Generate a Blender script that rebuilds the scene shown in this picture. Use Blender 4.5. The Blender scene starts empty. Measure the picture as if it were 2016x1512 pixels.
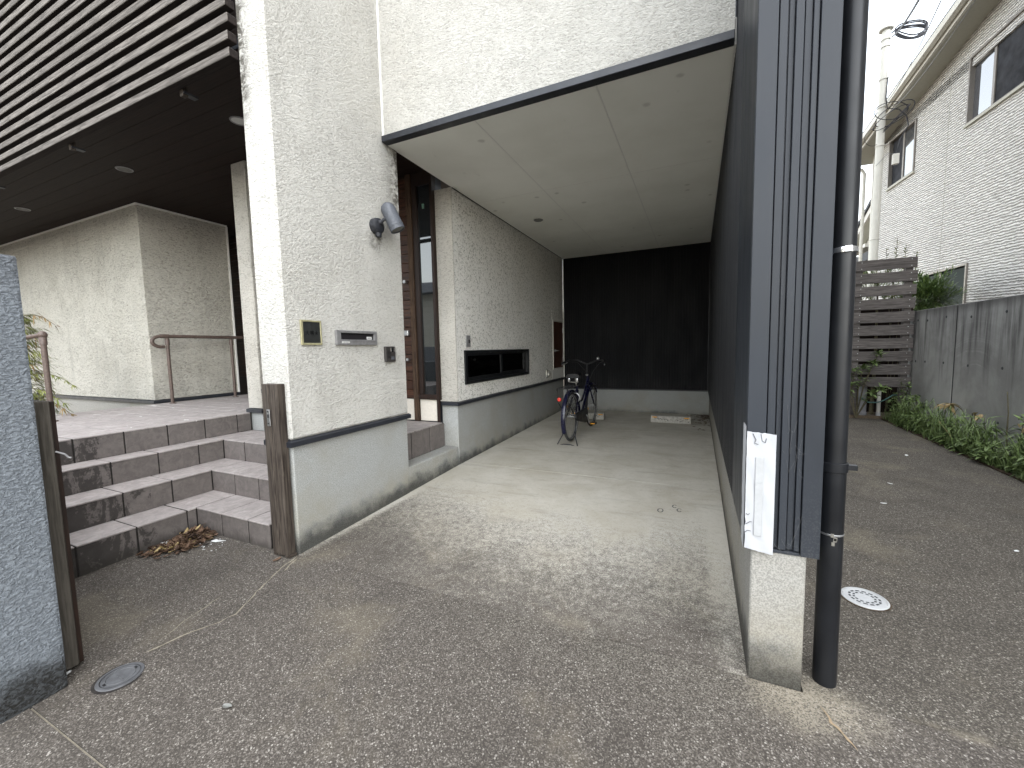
import bpy, bmesh, math, random
from mathutils import Vector, Matrix, Euler
random.seed(7)
R_ = random.Random(11)

# ---------------------------------------------------------------- camera, sky, sun, exposure
scene = bpy.context.scene
col = scene.collection
cam_data = bpy.data.cameras.new("camera")
cam = bpy.data.objects.new("camera", cam_data)
col.objects.link(cam)
cam_data.sensor_fit = 'HORIZONTAL'
cam_data.sensor_width = 36.0
cam_data.lens = 801.294 / 2016.0 * 36.0
cam_data.clip_start = 0.05
cam_data.clip_end = 600.0
CAMROWS = [[0.9107976, 0.4122941, -0.0214798], [0.0151476, -0.0853644, -0.9962346], [-0.4125753, 0.9070427, -0.083995]]
cam.matrix_world = Matrix(((CAMROWS[0][0], -CAMROWS[1][0], -CAMROWS[2][0], 0.0),
                           (CAMROWS[0][1], -CAMROWS[1][1], -CAMROWS[2][1], 0.0),
                           (CAMROWS[0][2], -CAMROWS[1][2], -CAMROWS[2][2], 1.25),
                           (0, 0, 0, 1)))
scene.camera = cam

SUN_EL, SUN_AZ = math.radians(52), math.radians(118)      # azimuth clockwise from +Y
world = bpy.data.worlds.new("World")
scene.world = world
world.use_nodes = True
wn = world.node_tree
wn.nodes.clear()
sky = wn.nodes.new("ShaderNodeTexSky")
sky.sky_type = 'NISHITA'
sky.sun_disc = False
sky.sun_elevation = SUN_EL
sky.sun_rotation = SUN_AZ
sky.air_density = 1.7
sky.dust_density = 0.2
sky.ozone_density = 1.0
hs = wn.nodes.new("ShaderNodeHueSaturation")
hs.inputs['Saturation'].default_value = 0.32
bg = wn.nodes.new("ShaderNodeBackground")
bg.inputs['Strength'].default_value = 0.105
wo = wn.nodes.new("ShaderNodeOutputWorld")
wn.links.new(sky.outputs['Color'], hs.inputs['Color'])
wn.links.new(hs.outputs['Color'], bg.inputs['Color'])
wn.links.new(bg.outputs['Background'], wo.inputs['Surface'])
sun_data = bpy.data.lights.new("sun", 'SUN')
sun_data.energy = 0.9
sun_data.angle = math.radians(120)
sun_data.color = (1.0, 0.97, 0.93)
sun = bpy.data.objects.new("sun", sun_data)
col.objects.link(sun)
_d = Vector((math.sin(SUN_AZ) * math.cos(SUN_EL), math.cos(SUN_AZ) * math.cos(SUN_EL), math.sin(SUN_EL)))
sun.rotation_euler = _d.to_track_quat('Z', 'Y').to_euler()
sun.location = (0, -10, 20)
scene.view_settings.view_transform = 'Standard'
scene.view_settings.look = 'None'
scene.view_settings.gamma = 1.0
scene.view_settings.use_curve_mapping = False
scene.view_settings.exposure = 2.65
scene.render.engine = 'CYCLES'
scene.cycles.max_bounces = 14
scene.cycles.diffuse_bounces = 10

# ---------------------------------------------------------------- mesh helpers
WM = {}

def thing(name, label, cat, loc=(0, 0, 0), rotz=0.0, group=None):
    o = bpy.data.objects.new(name, None)
    o.empty_display_size = 0.2
    col.objects.link(o)
    o.location = loc
    o.rotation_euler = (0, 0, rotz)
    o['label'] = label
    o['category'] = cat
    if group:
        o['group'] = group
    WM[o.name] = Matrix.Translation(loc) @ Matrix.Rotation(rotz, 4, 'Z')
    return o

def tag(o, label, cat, group=None):
    o['label'] = label
    o['category'] = cat
    if group:
        o['group'] = group
    return o

class MB:
    def __init__(self):
        self.v = []
        self.f = []

    def add(self, vs, fs):
        b = len(self.v)
        self.v += [tuple(p) for p in vs]
        self.f += [tuple(i + b for i in f) for f in fs]
        return self

    def box(self, x0, x1, y0, y1, z0, z1):
        return self.add([(x0, y0, z0), (x1, y0, z0), (x1, y1, z0), (x0, y1, z0),
                         (x0, y0, z1), (x1, y0, z1), (x1, y1, z1), (x0, y1, z1)],
                        [(0, 3, 2, 1), (4, 5, 6, 7), (0, 1, 5, 4), (1, 2, 6, 5), (2, 3, 7, 6), (3, 0, 4, 7)])

    def quad(self, a, b, c, d):
        return self.add([a, b, c, d], [(0, 1, 2, 3)])

    def obox(self, p0, p1, w, h, up=(0, 0, 1)):
        """bar from p0 to p1, width w (sideways) and height h (along up)"""
        p0, p1, up = Vector(p0), Vector(p1), Vector(up)
        t = (p1 - p0).normalized()
        s = t.cross(up).normalized()
        u = s.cross(t).normalized()
        vs = []
        for p in (p0, p1):
            for a, b in ((-1, -1), (1, -1), (1, 1), (-1, 1)):
                vs.append(p + s * (a * w / 2) + u * (b * h / 2))
        return self.add(vs, [(3, 2, 1, 0), (4, 5, 6, 7), (0, 1, 5, 4), (1, 2, 6, 5), (2, 3, 7, 6), (3, 0, 4, 7)])

    def tube(self, pts, r, n=8, closed=False, caps=True):
        pts = [Vector(p) for p in pts]
        k = len(pts)
        rs = r if isinstance(r, (list, tuple)) else [r] * k
        ref = None
        rings = []
        for i, p in enumerate(pts):
            if closed:
                t = pts[(i + 1) % k] - pts[i - 1]
            elif i == 0:
                t = pts[1] - p
            elif i == k - 1:
                t = p - pts[i - 1]
            else:
                t = (pts[i + 1] - p).normalized() + (p - pts[i - 1]).normalized()
            t = t.normalized()
            if ref is None:
                ref = Vector((0, 0, 1)) if abs(t.z) < 0.9 else Vector((1, 0, 0))
            s = t.cross(ref)
            if s.length < 1e-6:
                s = t.orthogonal()
            s.normalize()
            u = s.cross(t).normalized()
            ref = u
            rings.append([p + (s * math.cos(2 * math.pi * j / n) + u * math.sin(2 * math.pi * j / n)) * rs[i] for j in range(n)])
        vs = [q for ring in rings for q in ring]
        fs = []
        m = k if closed else k - 1
        for i in range(m):
            a, b = i * n, ((i + 1) % k) * n
            for j in range(n):
                fs.append((a + j, b + j, b + (j + 1) % n, a + (j + 1) % n))
        if caps and not closed:
            fs.append(tuple(range(n)))
            fs.append(tuple(range((k - 1) * n + n - 1, (k - 1) * n - 1, -1)))
        return self.add(vs, fs)

    def cyl(self, p0, p1, r, n=16, r1=None):
        return self.tube([p0, p1], [r, r if r1 is None else r1], n)

    def lathe(self, prof, c=(0, 0, 0), axis=(0, 0, 1), n=24):
        """prof: (radius, height) pairs along axis"""
        c, ax = Vector(c), Vector(axis).normalized()
        s = ax.orthogonal().normalized()
        u = ax.cross(s)
        vs, fs = [], []
        for r, h in prof:
            for j in range(n):
                a = 2 * math.pi * j / n
                vs.append(c + ax * h + (s * math.cos(a) + u * math.sin(a)) * max(r, 1e-5))
        for i in range(len(prof) - 1):
            for j in range(n):
                fs.append((i * n + j, i * n + (j + 1) % n, (i + 1) * n + (j + 1) % n, (i + 1) * n + j))
        return self.add(vs, fs)

    def prism(self, poly, axis, a, b):
        """poly of 2D points swept along axis from a to b; axis 'x': (y,z), 'y': (x,z), 'z': (x,y)"""
        def P(q, t):
            return {'x': (t, q[0], q[1]), 'y': (q[0], t, q[1]), 'z': (q[0], q[1], t)}[axis]
        k = len(poly)
        vs = [P(q, a) for q in poly] + [P(q, b) for q in poly]
        fs = [tuple(range(k - 1, -1, -1)), tuple(range(k, 2 * k))]
        for i in range(k):
            j = (i + 1) % k
            fs.append((i, j, k + j, k + i))
        return self.add(vs, fs)

    def sphere(self, c, r, n=12, m=8, sc=(1, 1, 1)):
        vs, fs = [], []
        for i in range(m + 1):
            th = math.pi * i / m
            for j in range(n):
                a = 2 * math.pi * j / n
                vs.append((c[0] + r * sc[0] * math.sin(th) * math.cos(a), c[1] + r * sc[1] * math.sin(th) * math.sin(a), c[2] + r * sc[2] * math.cos(th)))
        for i in range(m):
            for j in range(n):
                fs.append((i * n + j, (i + 1) * n + j, (i + 1) * n + (j + 1) % n, i * n + (j + 1) % n))
        return self.add(vs, fs)

    def slab(self, axis, t0, t1, ub, vb, holes=()):
        """wall slab perpendicular to axis ('x' or 'y'), u = other horizontal, v = z; rectangular holes (u0,u1,v0,v1)"""
        us = sorted(set([ub[0], ub[1]] + [h[0] for h in holes] + [h[1] for h in holes]))
        vs_ = sorted(set([vb[0], vb[1]] + [h[2] for h in holes] + [h[3] for h in holes]))
        def solid(i, j):
            if i < 0 or j < 0 or i >= len(us) - 1 or j >= len(vs_) - 1:
                return False
            u, v = (us[i] + us[i + 1]) / 2, (vs_[j] + vs_[j + 1]) / 2
            return not any(h[0] < u < h[1] and h[2] < v < h[3] for h in holes)
        def P(t, u, v):
            return (t, u, v) if axis == 'x' else (u, t, v)
        for i in range(len(us) - 1):
            for j in range(len(vs_) - 1):
                if not solid(i, j):
                    continue
                u0, u1, v0, v1 = us[i], us[i + 1], vs_[j], vs_[j + 1]
                self.quad(P(t0, u0, v0), P(t0, u1, v0), P(t0, u1, v1), P(t0, u0, v1))
                self.quad(P(t1, u0, v0), P(t1, u0, v1), P(t1, u1, v1), P(t1, u1, v0))
                if not solid(i - 1, j):
                    self.quad(P(t0, u0, v0), P(t0, u0, v1), P(t1, u0, v1), P(t1, u0, v0))
                if not solid(i + 1, j):
                    self.quad(P(t0, u1, v0), P(t1, u1, v0), P(t1, u1, v1), P(t0, u1, v1))
                if not solid(i, j - 1):
                    self.quad(P(t0, u0, v0), P(t1, u0, v0), P(t1, u1, v0), P(t0, u1, v0))
                if not solid(i, j + 1):
                    self.quad(P(t0, u0, v1), P(t0, u1, v1), P(t1, u1, v1), P(t1, u0, v1))
        return self

    def mesh(self, name, mat=None, smooth=False, bevel=0.0, inv=None, mats=None, seg=1):
        me = bpy.data.meshes.new(name)
        vs = self.v
        if inv is not None:
            vs = [tuple(inv @ Vector(p)) for p in vs]
        me.from_pydata(vs, [], self.f)
        bm = bmesh.new()
        bm.from_mesh(me)
        bmesh.ops.remove_doubles(bm, verts=bm.verts, dist=1e-5)
        bmesh.ops.recalc_face_normals(bm, faces=bm.faces)
        if bevel > 0:
            es = [e for e in bm.edges if len(e.link_faces) == 2 and e.calc_face_angle(0) > 0.6]
            bmesh.ops.bevel(bm, geom=es, offset=bevel, segments=seg, affect='EDGES', profile=0.6)
        if smooth:
            for f in bm.faces:
                f.smooth = True
            for e in bm.edges:
                if len(e.link_faces) == 2 and e.calc_face_angle(0) > 0.7:
                    e.smooth = False
        bm.to_mesh(me)
        bm.free()
        if mat:
            me.materials.append(mat)
        return me

    def obj(self, name, mat, parent=None, smooth=False, bevel=0.0, local=False, label=None, seg=1):
        inv = None
        if parent is not None and not local:
            inv = WM[parent.name].inverted()
        me = self.mesh(name, mat, smooth, bevel, inv, seg=seg)
        o = bpy.data.objects.new(name, me)
        col.objects.link(o)
        if parent is not None:
            o.parent = parent
            WM[o.name] = WM[parent.name]
        else:
            WM[o.name] = Matrix.Identity(4)
        if label:
            o['label'] = label
        return o

def inst(name, me, parent, loc=(0, 0, 0), rot=(0, 0, 0), scale=(1, 1, 1)):
    """object sharing mesh data; loc in the parent's space"""
    o = bpy.data.objects.new(name, me)
    col.objects.link(o)
    o.location = loc
    o.rotation_euler = rot
    o.scale = scale
    if parent is not None:
        o.parent = parent
        WM[o.name] = WM[parent.name] @ Matrix.LocRotScale(Vector(loc), Euler(rot), Vector(scale))
    return o

def struct(o):
    o['kind'] = 'structure'
    return o

def stuff(o):
    o['kind'] = 'stuff'
    return o

def arc(c, r, a0, a1, n, plane='yz'):
    out = []
    for i in range(n + 1):
        a = math.radians(a0 + (a1 - a0) * i / n)
        p, q = r * math.cos(a), r * math.sin(a)
        out.append({'yz': (c[0], c[1] + p, c[2] + q), 'xz': (c[0] + p, c[1], c[2] + q), 'xy': (c[0] + p, c[1] + q, c[2])}[plane])
    return out

# ---------------------------------------------------------------- material helpers
class NT:
    def __init__(self, name, rough=0.8, spec=0.3, metal=0.0):
        self.m = bpy.data.materials.new(name)
        self.m.use_nodes = True
        self.t = self.m.node_tree
        self.b = self.t.nodes['Principled BSDF']
        self.b.inputs['Roughness'].default_value = rough
        self.b.inputs['Specular IOR Level'].default_value = spec
        self.b.inputs['Metallic'].default_value = metal
        self._pos = None

    def n(self, typ, **kw):
        nd = self.t.nodes.new(typ)
        for k, v in kw.items():
            setattr(nd, k, v)
        return nd

    def set(self, sock, v):
        if hasattr(v, 'is_output') or isinstance(v, bpy.types.NodeSocket):
            self.t.links.new(v, sock)
        else:
            if isinstance(v, (tuple, list)) and len(v) == 3 and len(sock.default_value) == 4:
                v = (*v, 1.0)
            sock.default_value = v

    def pos(self):
        if self._pos is None:
            self._pos = self.n('ShaderNodeNewGeometry').outputs['Position']
        return self._pos

    def obj(self):
        return self.n('ShaderNodeTexCoord').outputs['Object']

    def xyz(self, v=None):
        s = self.n('ShaderNodeSeparateXYZ')
        self.set(s.inputs[0], v or self.pos())
        return s.outputs

    def sc(self, s, v=None, rot=(0, 0, 0), loc=(0, 0, 0)):
        mp = self.n('ShaderNodeMapping')
        self.set(mp.inputs['Vector'], v or self.pos())
        mp.inputs['Scale'].default_value = s
        mp.inputs['Rotation'].default_value = rot
        mp.inputs['Location'].default_value = loc
        return mp.outputs[0]

    def noise(self, scale, detail=3, rough=0.55, dist=0.0, v=None, col_=False):
        nd = self.n('ShaderNodeTexNoise')
        self.set(nd.inputs['Vector'], v or self.pos())
        nd.inputs['Scale'].default_value = scale
        nd.inputs['Detail'].default_value = detail
        nd.inputs['Roughness'].default_value = rough
        nd.inputs['Distortion'].default_value = dist
        return nd.outputs['Color' if col_ else 'Fac']

    def vor(self, scale, out='Color', v=None, rnd=1.0, feature='F1'):
        nd = self.n('ShaderNodeTexVoronoi', feature=feature)
        self.set(nd.inputs['Vector'], v or self.pos())
        nd.inputs['Scale'].default_value = scale
        nd.inputs['Randomness'].default_value = rnd
        return nd.outputs[out]

    def wave(self, scale, dist=2.0, detail=2, dscale=1.0, direction='Z', v=None, profile='SIN'):
        nd = self.n('ShaderNodeTexWave', bands_direction=direction, wave_profile=profile)
        self.set(nd.inputs['Vector'], v or self.pos())
        nd.inputs['Scale'].default_value = scale
        nd.inputs['Distortion'].default_value = dist
        nd.inputs['Detail'].default_value = detail
        nd.inputs['Detail Scale'].default_value = dscale
        return nd.outputs['Fac']

    def ramp(self, fac, stops):
        nd = self.n('ShaderNodeValToRGB')
        self.set(nd.inputs[0], fac)
        cr = nd.color_ramp
        while len(cr.elements) < len(stops):
            cr.elements.new(0.5)
        for e, (p, c) in zip(cr.elements, stops):
            e.position = p
            e.color = (c, c, c, 1) if isinstance(c, (int, float)) else (*c, 1)
        return nd.outputs['Color']

    def math(self, op, a, b=0.0, c=None, clamp=False):
        nd = self.n('ShaderNodeMath', operation=op, use_clamp=clamp)
        self.set(nd.inputs[0], a)
        self.set(nd.inputs[1], b)
        if c is not None:
            self.set(nd.inputs[2], c)
        return nd.outputs[0]

    def smooth(self, v, lo, hi, to0=0.0, to1=1.0):
        nd = self.n('ShaderNodeMapRange', interpolation_type='SMOOTHSTEP')
        self.set(nd.inputs['Value'], v)
        nd.inputs['From Min'].default_value = lo
        nd.inputs['From Max'].default_value = hi
        nd.inputs['To Min'].default_value = to0
        nd.inputs['To Max'].default_value = to1
        return nd.outputs['Result']

    def mix(self, fac, a, b, blend='MIX'):
        nd = self.n('ShaderNodeMix', data_type='RGBA', blend_type=blend)
        self.set(nd.inputs[0], fac)
        self.set(nd.inputs[6], a)
        self.set(nd.inputs[7], b)
        return nd.outputs[2]

    def bump(self, h, strength=0.5, dist=0.01):
        nd = self.n('ShaderNodeBump')
        nd.inputs['Strength'].default_value = strength
        nd.inputs['Distance'].default_value = dist
        self.set(nd.inputs['Height'], h)
        self.t.links.new(nd.outputs[0], self.b.inputs['Normal'])

    def color(self, c):
        self.set(self.b.inputs['Base Color'], c)

    def rough(self, v):
        self.set(self.b.inputs['Roughness'], v)

def plain(name, c, rough=0.6, spec=0.3, metal=0.0, var=0.12, scale=40, bump=0.0, bscale=200, bd=0.002):
    """painted / moulded material with a little mottling so that nothing is perfectly flat"""
    m = NT(name, rough, spec, metal)
    k = m.noise(scale, 4)
    lo = tuple(x * (1 - var) for x in c)
    hi = tuple(min(1, x * (1 + var)) for x in c)
    m.color(m.ramp(k, [(0.3, lo), (0.7, hi)]))
    m.rough(m.smooth(m.noise(scale * 0.4, 3), 0.3, 0.7, max(0.02, rough - 0.08), min(1, rough + 0.08)))
    if bump:
        m.bump(m.noise(bscale, 3), bump, bd)
    return m.m
# ---------------------------------------------------------------- materials
def mat_stucco(name, c_hi, c_lo, comb=2.0, bump=0.9, dirt=0.25, scale=1.0, stains=False):
    m = NT(name, 0.92, 0.15)
    v = m.sc((1, 1, comb), None, (math.radians(14), math.radians(-12), 0))
    a = m.noise(62 * scale, 2, 0.5, 0.9, v)
    b = m.noise(34 * scale, 2, 0.5, 0.6, m.sc((1, 1, comb * 0.8), None, (math.radians(-20), math.radians(16), 0)))
    f = m.noise(190 * scale, 2, 0.5, 0.0)
    h = m.math('ADD', m.math('MULTIPLY', m.smooth(a, 0.34, 0.62), 0.5), m.math('MULTIPLY', m.smooth(b, 0.36, 0.6), 0.35))
    amp = m.smooth(m.noise(2.6, 4, 0.6, 0.8), 0.32, 0.66, 0.78, 1.12)      # trowel pressure varies over the wall
    h = m.math('MULTIPLY', h, amp)
    h = m.math('ADD', h, m.math('MULTIPLY', f, 0.25))
    h = m.math('ADD', h, m.math('MULTIPLY', m.math('SUBTRACT', 1.0, amp), 0.50))
    big = m.noise(1.3, 4, 0.6)
    streak = m.noise(5.0, 4, 0.65, 0.3, m.sc((1, 1, 0.18)))
    c = m.mix(m.smooth(h, 0.14, 0.62), c_lo, c_hi)  # hollows coloured darker, adding shading the bump leaves weak
    dk = m.math('MULTIPLY', m.smooth(streak, 0.5, 0.78), dirt)
    c = m.mix(dk, c, tuple(x * 0.5 for x in c_hi))
    c = m.mix(m.math('MULTIPLY', m.smooth(big, 0.42, 0.75), 0.14), c, tuple(x * y for x, y in zip(c_hi, (0.72, 0.68, 0.60))))
    if stains:
        # soot washed off the slatted screen, and below the ceiling corner
        x, y, z = m.xyz()
        n = m.noise(16, 5, 0.7, 0.6)
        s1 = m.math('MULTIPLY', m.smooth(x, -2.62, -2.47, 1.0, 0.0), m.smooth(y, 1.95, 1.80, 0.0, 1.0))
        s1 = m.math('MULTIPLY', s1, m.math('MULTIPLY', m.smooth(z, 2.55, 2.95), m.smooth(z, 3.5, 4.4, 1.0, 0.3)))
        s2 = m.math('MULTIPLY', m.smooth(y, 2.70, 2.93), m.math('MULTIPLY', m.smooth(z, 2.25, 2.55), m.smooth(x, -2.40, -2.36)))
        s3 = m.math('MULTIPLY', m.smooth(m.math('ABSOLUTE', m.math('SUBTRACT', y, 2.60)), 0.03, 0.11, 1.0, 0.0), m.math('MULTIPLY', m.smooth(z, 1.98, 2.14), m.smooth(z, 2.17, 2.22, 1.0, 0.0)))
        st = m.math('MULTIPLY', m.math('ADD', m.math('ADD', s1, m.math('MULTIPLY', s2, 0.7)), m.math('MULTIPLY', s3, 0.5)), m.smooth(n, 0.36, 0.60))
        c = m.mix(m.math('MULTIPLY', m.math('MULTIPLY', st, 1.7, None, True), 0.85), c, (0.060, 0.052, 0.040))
    m.color(c)
    m.bump(h, bump, 0.008 / scale)
    return m.m

M = {}
M['stucco'] = mat_stucco('white_stucco', (0.57, 0.555, 0.515), (0.42, 0.405, 0.37), 2.1, 0.9, 0.22, 1.15, True)
M['stucco_in'] = mat_stucco('brightened_white_stucco', (0.87, 0.85, 0.80), (0.40, 0.385, 0.34), 1.3, 1.0, 0.1)  # same house paint made paler to stand in for light in the carport
M['stucco_comb'] = mat_stucco('combed_stucco', (0.60, 0.57, 0.51), (0.34, 0.315, 0.27), 3.5, 1.0, 0.4)
M['stucco_comb_far'] = mat_stucco('combed_block_stucco', (0.58, 0.555, 0.49), (0.34, 0.32, 0.275), 3.2, 1.0, 0.4, 0.6)
M['stucco_grey'] = None

def mat_grey_stucco():
    m = NT('grey_stucco', 0.85, 0.25)
    v = m.sc((1, 1, 1.7))
    a = m.noise(60, 3, 0.6, 0.6, v)
    b = m.noise(170, 2, 0.5, 0.2, v)
    h = m.math('ADD', m.smooth(a, 0.34, 0.64), m.math('MULTIPLY', b, 0.5))
    c = m.mix(m.smooth(h, 0.2, 1.1), (0.120, 0.132, 0.147), (0.178, 0.196, 0.216))
    z = m.xyz()[2]
    n = m.noise(7, 4)
    low = m.smooth(m.math('ADD', z, m.math('MULTIPLY', m.math('SUBTRACT', n, 0.5), 0.16)), -0.02, 0.12, 1.0, 0.0)
    c = m.mix(m.math('MULTIPLY', low, m.smooth(h, 0.2, 1.2, 0.98, 0.80)), c, (0.014, 0.013, 0.011))
    top = m.smooth(m.math('ADD', z, m.math('MULTIPLY', m.math('SUBTRACT', n, 0.5), 0.25)), 1.5, 1.68)
    c = m.mix(m.math('MULTIPLY', top, 0.6), c, (0.06, 0.06, 0.065))
    m.color(c)
    m.bump(h, 0.8, 0.006)
    return m.m
M['stucco_grey'] = mat_grey_stucco()

def mat_base(name, c, zstain=(-0.02, 0.14), dark=(0.014, 0.013, 0.010)):
    m = NT(name, 0.9, 0.2)
    sp = m.noise(170, 3, 0.6)
    md = m.noise(2.2, 5, 0.6)
    cc = m.mix(m.smooth(sp, 0.35, 0.65), tuple(x * 0.76 for x in c), tuple(min(1, x * 1.2) for x in c))
    cc = m.mix(m.math('MULTIPLY', m.smooth(md, 0.42, 0.7), 0.4), cc, tuple(x * y for x, y in zip(c, (0.8, 0.74, 0.6))))
    z = m.xyz()[2]
    n = m.noise(5, 5, 0.65)
    low = m.smooth(m.math('ADD', z, m.math('MULTIPLY', m.math('SUBTRACT', n, 0.5), 0.30)), zstain[0], zstain[1], 1.0, 0.0)
    cc = m.mix(m.math('MULTIPLY', m.smooth(z, 0.05, 0.34, 0.35, 0.0), m.smooth(n, 0.3, 0.6)), cc, tuple(x * y for x, y in zip(c, (0.72, 0.62, 0.42))))
    cc = m.mix(m.math('MULTIPLY', low, 0.85), cc, m.mix(m.smooth(sp, 0.4, 0.62), dark, tuple(x * 0.11 for x in c)))
    m.color(cc)
    m.bump(sp, 0.35, 0.003)
    return m.m
M['base'] = mat_base('sprayed_concrete_base', (0.32, 0.325, 0.315))
M['base_pale'] = mat_base('pale_concrete_base', (0.29, 0.28, 0.255), (-0.03, 0.16))

def aggregate_color(m, tint=(1, 1, 1)):
    """exposed aggregate: dark mortar packed with small grey and white stones"""
    wob = m.noise(3.1, 5, 0.6)
    a = m.xyz(m.vor(230, 'Color'))[0]
    v2 = m.sc((1, 1, 1), None, (0, 0, 0.6), (3, 1, 0))
    b = m.xyz(m.vor(115, 'Color', v2))[1]
    d = m.vor(115, 'Distance', v2)
    sz = m.noise(30, 3, 0.6)
    T = lambda c: tuple(0.68 * x * y for x, y in zip(c, tint))
    c = m.ramp(a, [(0.0, T((0.066, 0.059, 0.052))), (0.40, T((0.094, 0.085, 0.076))), (0.70, T((0.140, 0.128, 0.115))), (0.90, T((0.205, 0.192, 0.176))), (1.0, T((0.33, 0.315, 0.29)))])
    big = m.math('MULTIPLY', m.math('GREATER_THAN', b, 0.90), m.math('LESS_THAN', d, m.math('MULTIPLY', sz, 0.70)))
    c = m.mix(m.math('MULTIPLY', big, 0.85), c, T((0.48, 0.465, 0.435)))
    c = m.mix(m.math('MULTIPLY', m.smooth(wob, 0.44, 0.72), 0.28), c, T((0.040, 0.036, 0.032)))
    pale = m.noise(1.7, 5, 0.65, 0.4, m.sc((1, 1, 1), None, (0, 0, 0), (7, 3, 0)))
    c = m.mix(m.math('MULTIPLY', m.smooth(pale, 0.50, 0.72), 0.34), c, T((0.30, 0.27, 0.205)))
    return c, a

def mat_aggregate(name, tint=(1, 1, 1), sand=False):
    m = NT(name, 0.85, 0.25)
    c, h = aggregate_color(m, tint)
    if sand:
        x, y, z = m.xyz()
        # worn pale wash reaching out of the carport mouth
        wn_ = m.noise(5, 5, 0.68, 0.5)
        hz = m.math('MULTIPLY', m.smooth(m.math('ADD', y, m.math('MULTIPLY', m.math('SUBTRACT', wn_, 0.5), 0.9)), 1.25, 1.85), m.math('MULTIPLY', m.smooth(x, -1.7, -0.5), m.smooth(x, 0.15, 0.30, 1.0, 0.0)))
        c = m.mix(m.math('MULTIPLY', m.math('MULTIPLY', hz, m.smooth(h, 0.25, 0.8, 0.1, 1.0)), 0.30), c, (0.25, 0.232, 0.19))
        # sandy wash-out around the foot of the black column and its joint
        n = m.noise(6, 5, 0.6)
        dx = m.math('SUBTRACT', x, 0.36)
        dy = m.math('SUBTRACT', y, 1.72)
        dd = m.math('SQRT', m.math('ADD', m.math('MULTIPLY', m.math('MULTIPLY', dx, dx), 0.45), m.math('MULTIPLY', dy, dy)))
        s = m.smooth(m.math('ADD', dd, m.math('MULTIPLY', m.math('SUBTRACT', n, 0.5), 0.22)), 0.02, 0.19, 1.0, 0.0)
        c = m.mix(m.math('MULTIPLY', s, m.smooth(h, 0.1, 0.6, 0.25, 0.85)), c, (0.30, 0.265, 0.205))
        g = m.smooth(m.math('ADD', m.math('ABSOLUTE', m.math('SUBTRACT', y, 1.752)), m.math('MULTIPLY', m.math('SUBTRACT', n, 0.5), 0.05)), 0.0, 0.035, 1.0, 0.0)
        g = m.math('MULTIPLY', g, m.smooth(x, 0.1, 0.5))
        c = m.mix(m.math('MULTIPLY', m.math('MULTIPLY', g, m.smooth(n, 0.42, 0.62)), 0.5), c, (0.27, 0.235, 0.175))
    m.color(c)
    m.bump(m.math('ADD', h, m.noise(300, 2)), 0.6, 0.004)
    return m.m
M['aggregate'] = mat_aggregate('exposed_aggregate', (1.05, 1.0, 0.945), True)
M['aggregate_drive'] = mat_aggregate('drive_aggregate', (0.98, 0.94, 0.86), True)

def mat_carport_floor():
    m = NT('carport_concrete', 0.8, 0.25)
    agg, h = aggregate_color(m, (1.06, 1.01, 0.95))
    x, y, z = m.xyz()
    n1 = m.noise(2.4, 6, 0.68, 0.5)
    n2 = m.noise(26, 4, 0.65, 0.6)
    n3 = m.noise(0.9, 4, 0.6)
    drag = m.noise(7, 5, 0.65, 0.4, m.sc((0.25, 1.6, 1)))
    conc = m.mix(m.smooth(n1, 0.3, 0.7), (0.41, 0.38, 0.315), (0.50, 0.475, 0.415))
    conc = m.mix(m.math('MULTIPLY', m.smooth(drag, 0.52, 0.72), 0.35), conc, (0.22, 0.20, 0.17))
    conc = m.mix(m.math('MULTIPLY', m.smooth(n3, 0.5, 0.75), 0.25), conc, (0.33, 0.30, 0.23))
    # how far the old dark skin still reaches into the carport
    edge = m.math('ADD', 2.18, m.math('MULTIPLY', m.smooth(x, -2.3, -0.9, 1.0, 0.0), 0.36))
    edge = m.math('ADD', edge, m.math('MULTIPLY', m.smooth(x, -0.35, -0.05, 0.0, 1.0), 0.16))
    edge = m.math('ADD', edge, m.math('MULTIPLY', m.smooth(x, 0.04, 0.15, 0.0, 1.0), -0.42))
    edge = m.math('ADD', edge, m.smooth(x, -2.35, -2.27, -0.75, 0.0))
    t = m.math('SUBTRACT', edge, y)
    t = m.math('ADD', t, m.math('MULTIPLY', m.math('SUBTRACT', n1, 0.5), 1.15))
    t = m.math('ADD', t, m.math('MULTIPLY', m.math('SUBTRACT', n2, 0.5), 1.3))
    t = m.math('ADD', t, m.math('MULTIPLY', m.math('SUBTRACT', h, 0.5), 0.8))
    k = m.smooth(t, -0.78, 0.40)
    mot = m.noise(34, 4, 0.7, 0.4)
    conc = m.mix(m.math('MULTIPLY', m.smooth(mot, 0.5, 0.72), 0.22), conc, (0.20, 0.18, 0.145))
    c = m.mix(k, conc, agg)
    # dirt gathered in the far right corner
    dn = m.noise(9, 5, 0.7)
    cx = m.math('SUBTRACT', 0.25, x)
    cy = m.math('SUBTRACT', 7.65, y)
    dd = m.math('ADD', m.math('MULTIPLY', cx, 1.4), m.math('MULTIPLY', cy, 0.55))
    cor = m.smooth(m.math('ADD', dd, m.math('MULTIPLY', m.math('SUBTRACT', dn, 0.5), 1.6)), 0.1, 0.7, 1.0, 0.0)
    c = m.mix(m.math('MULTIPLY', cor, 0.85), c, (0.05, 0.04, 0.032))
    sp = m.noise(120, 2)
    c = m.mix(m.math('MULTIPLY', m.smooth(sp, 0.62, 0.75), 0.25), c, (0.16, 0.14, 0.12))
    m.color(c)
    m.bump(m.math('ADD', m.math('MULTIPLY', m.math('MULTIPLY', h, k), 1.0), m.math('MULTIPLY', m.noise(160, 3), 0.5)), 0.45, 0.004)
    return m.m
M['carport_floor'] = mat_carport_floor()

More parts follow.
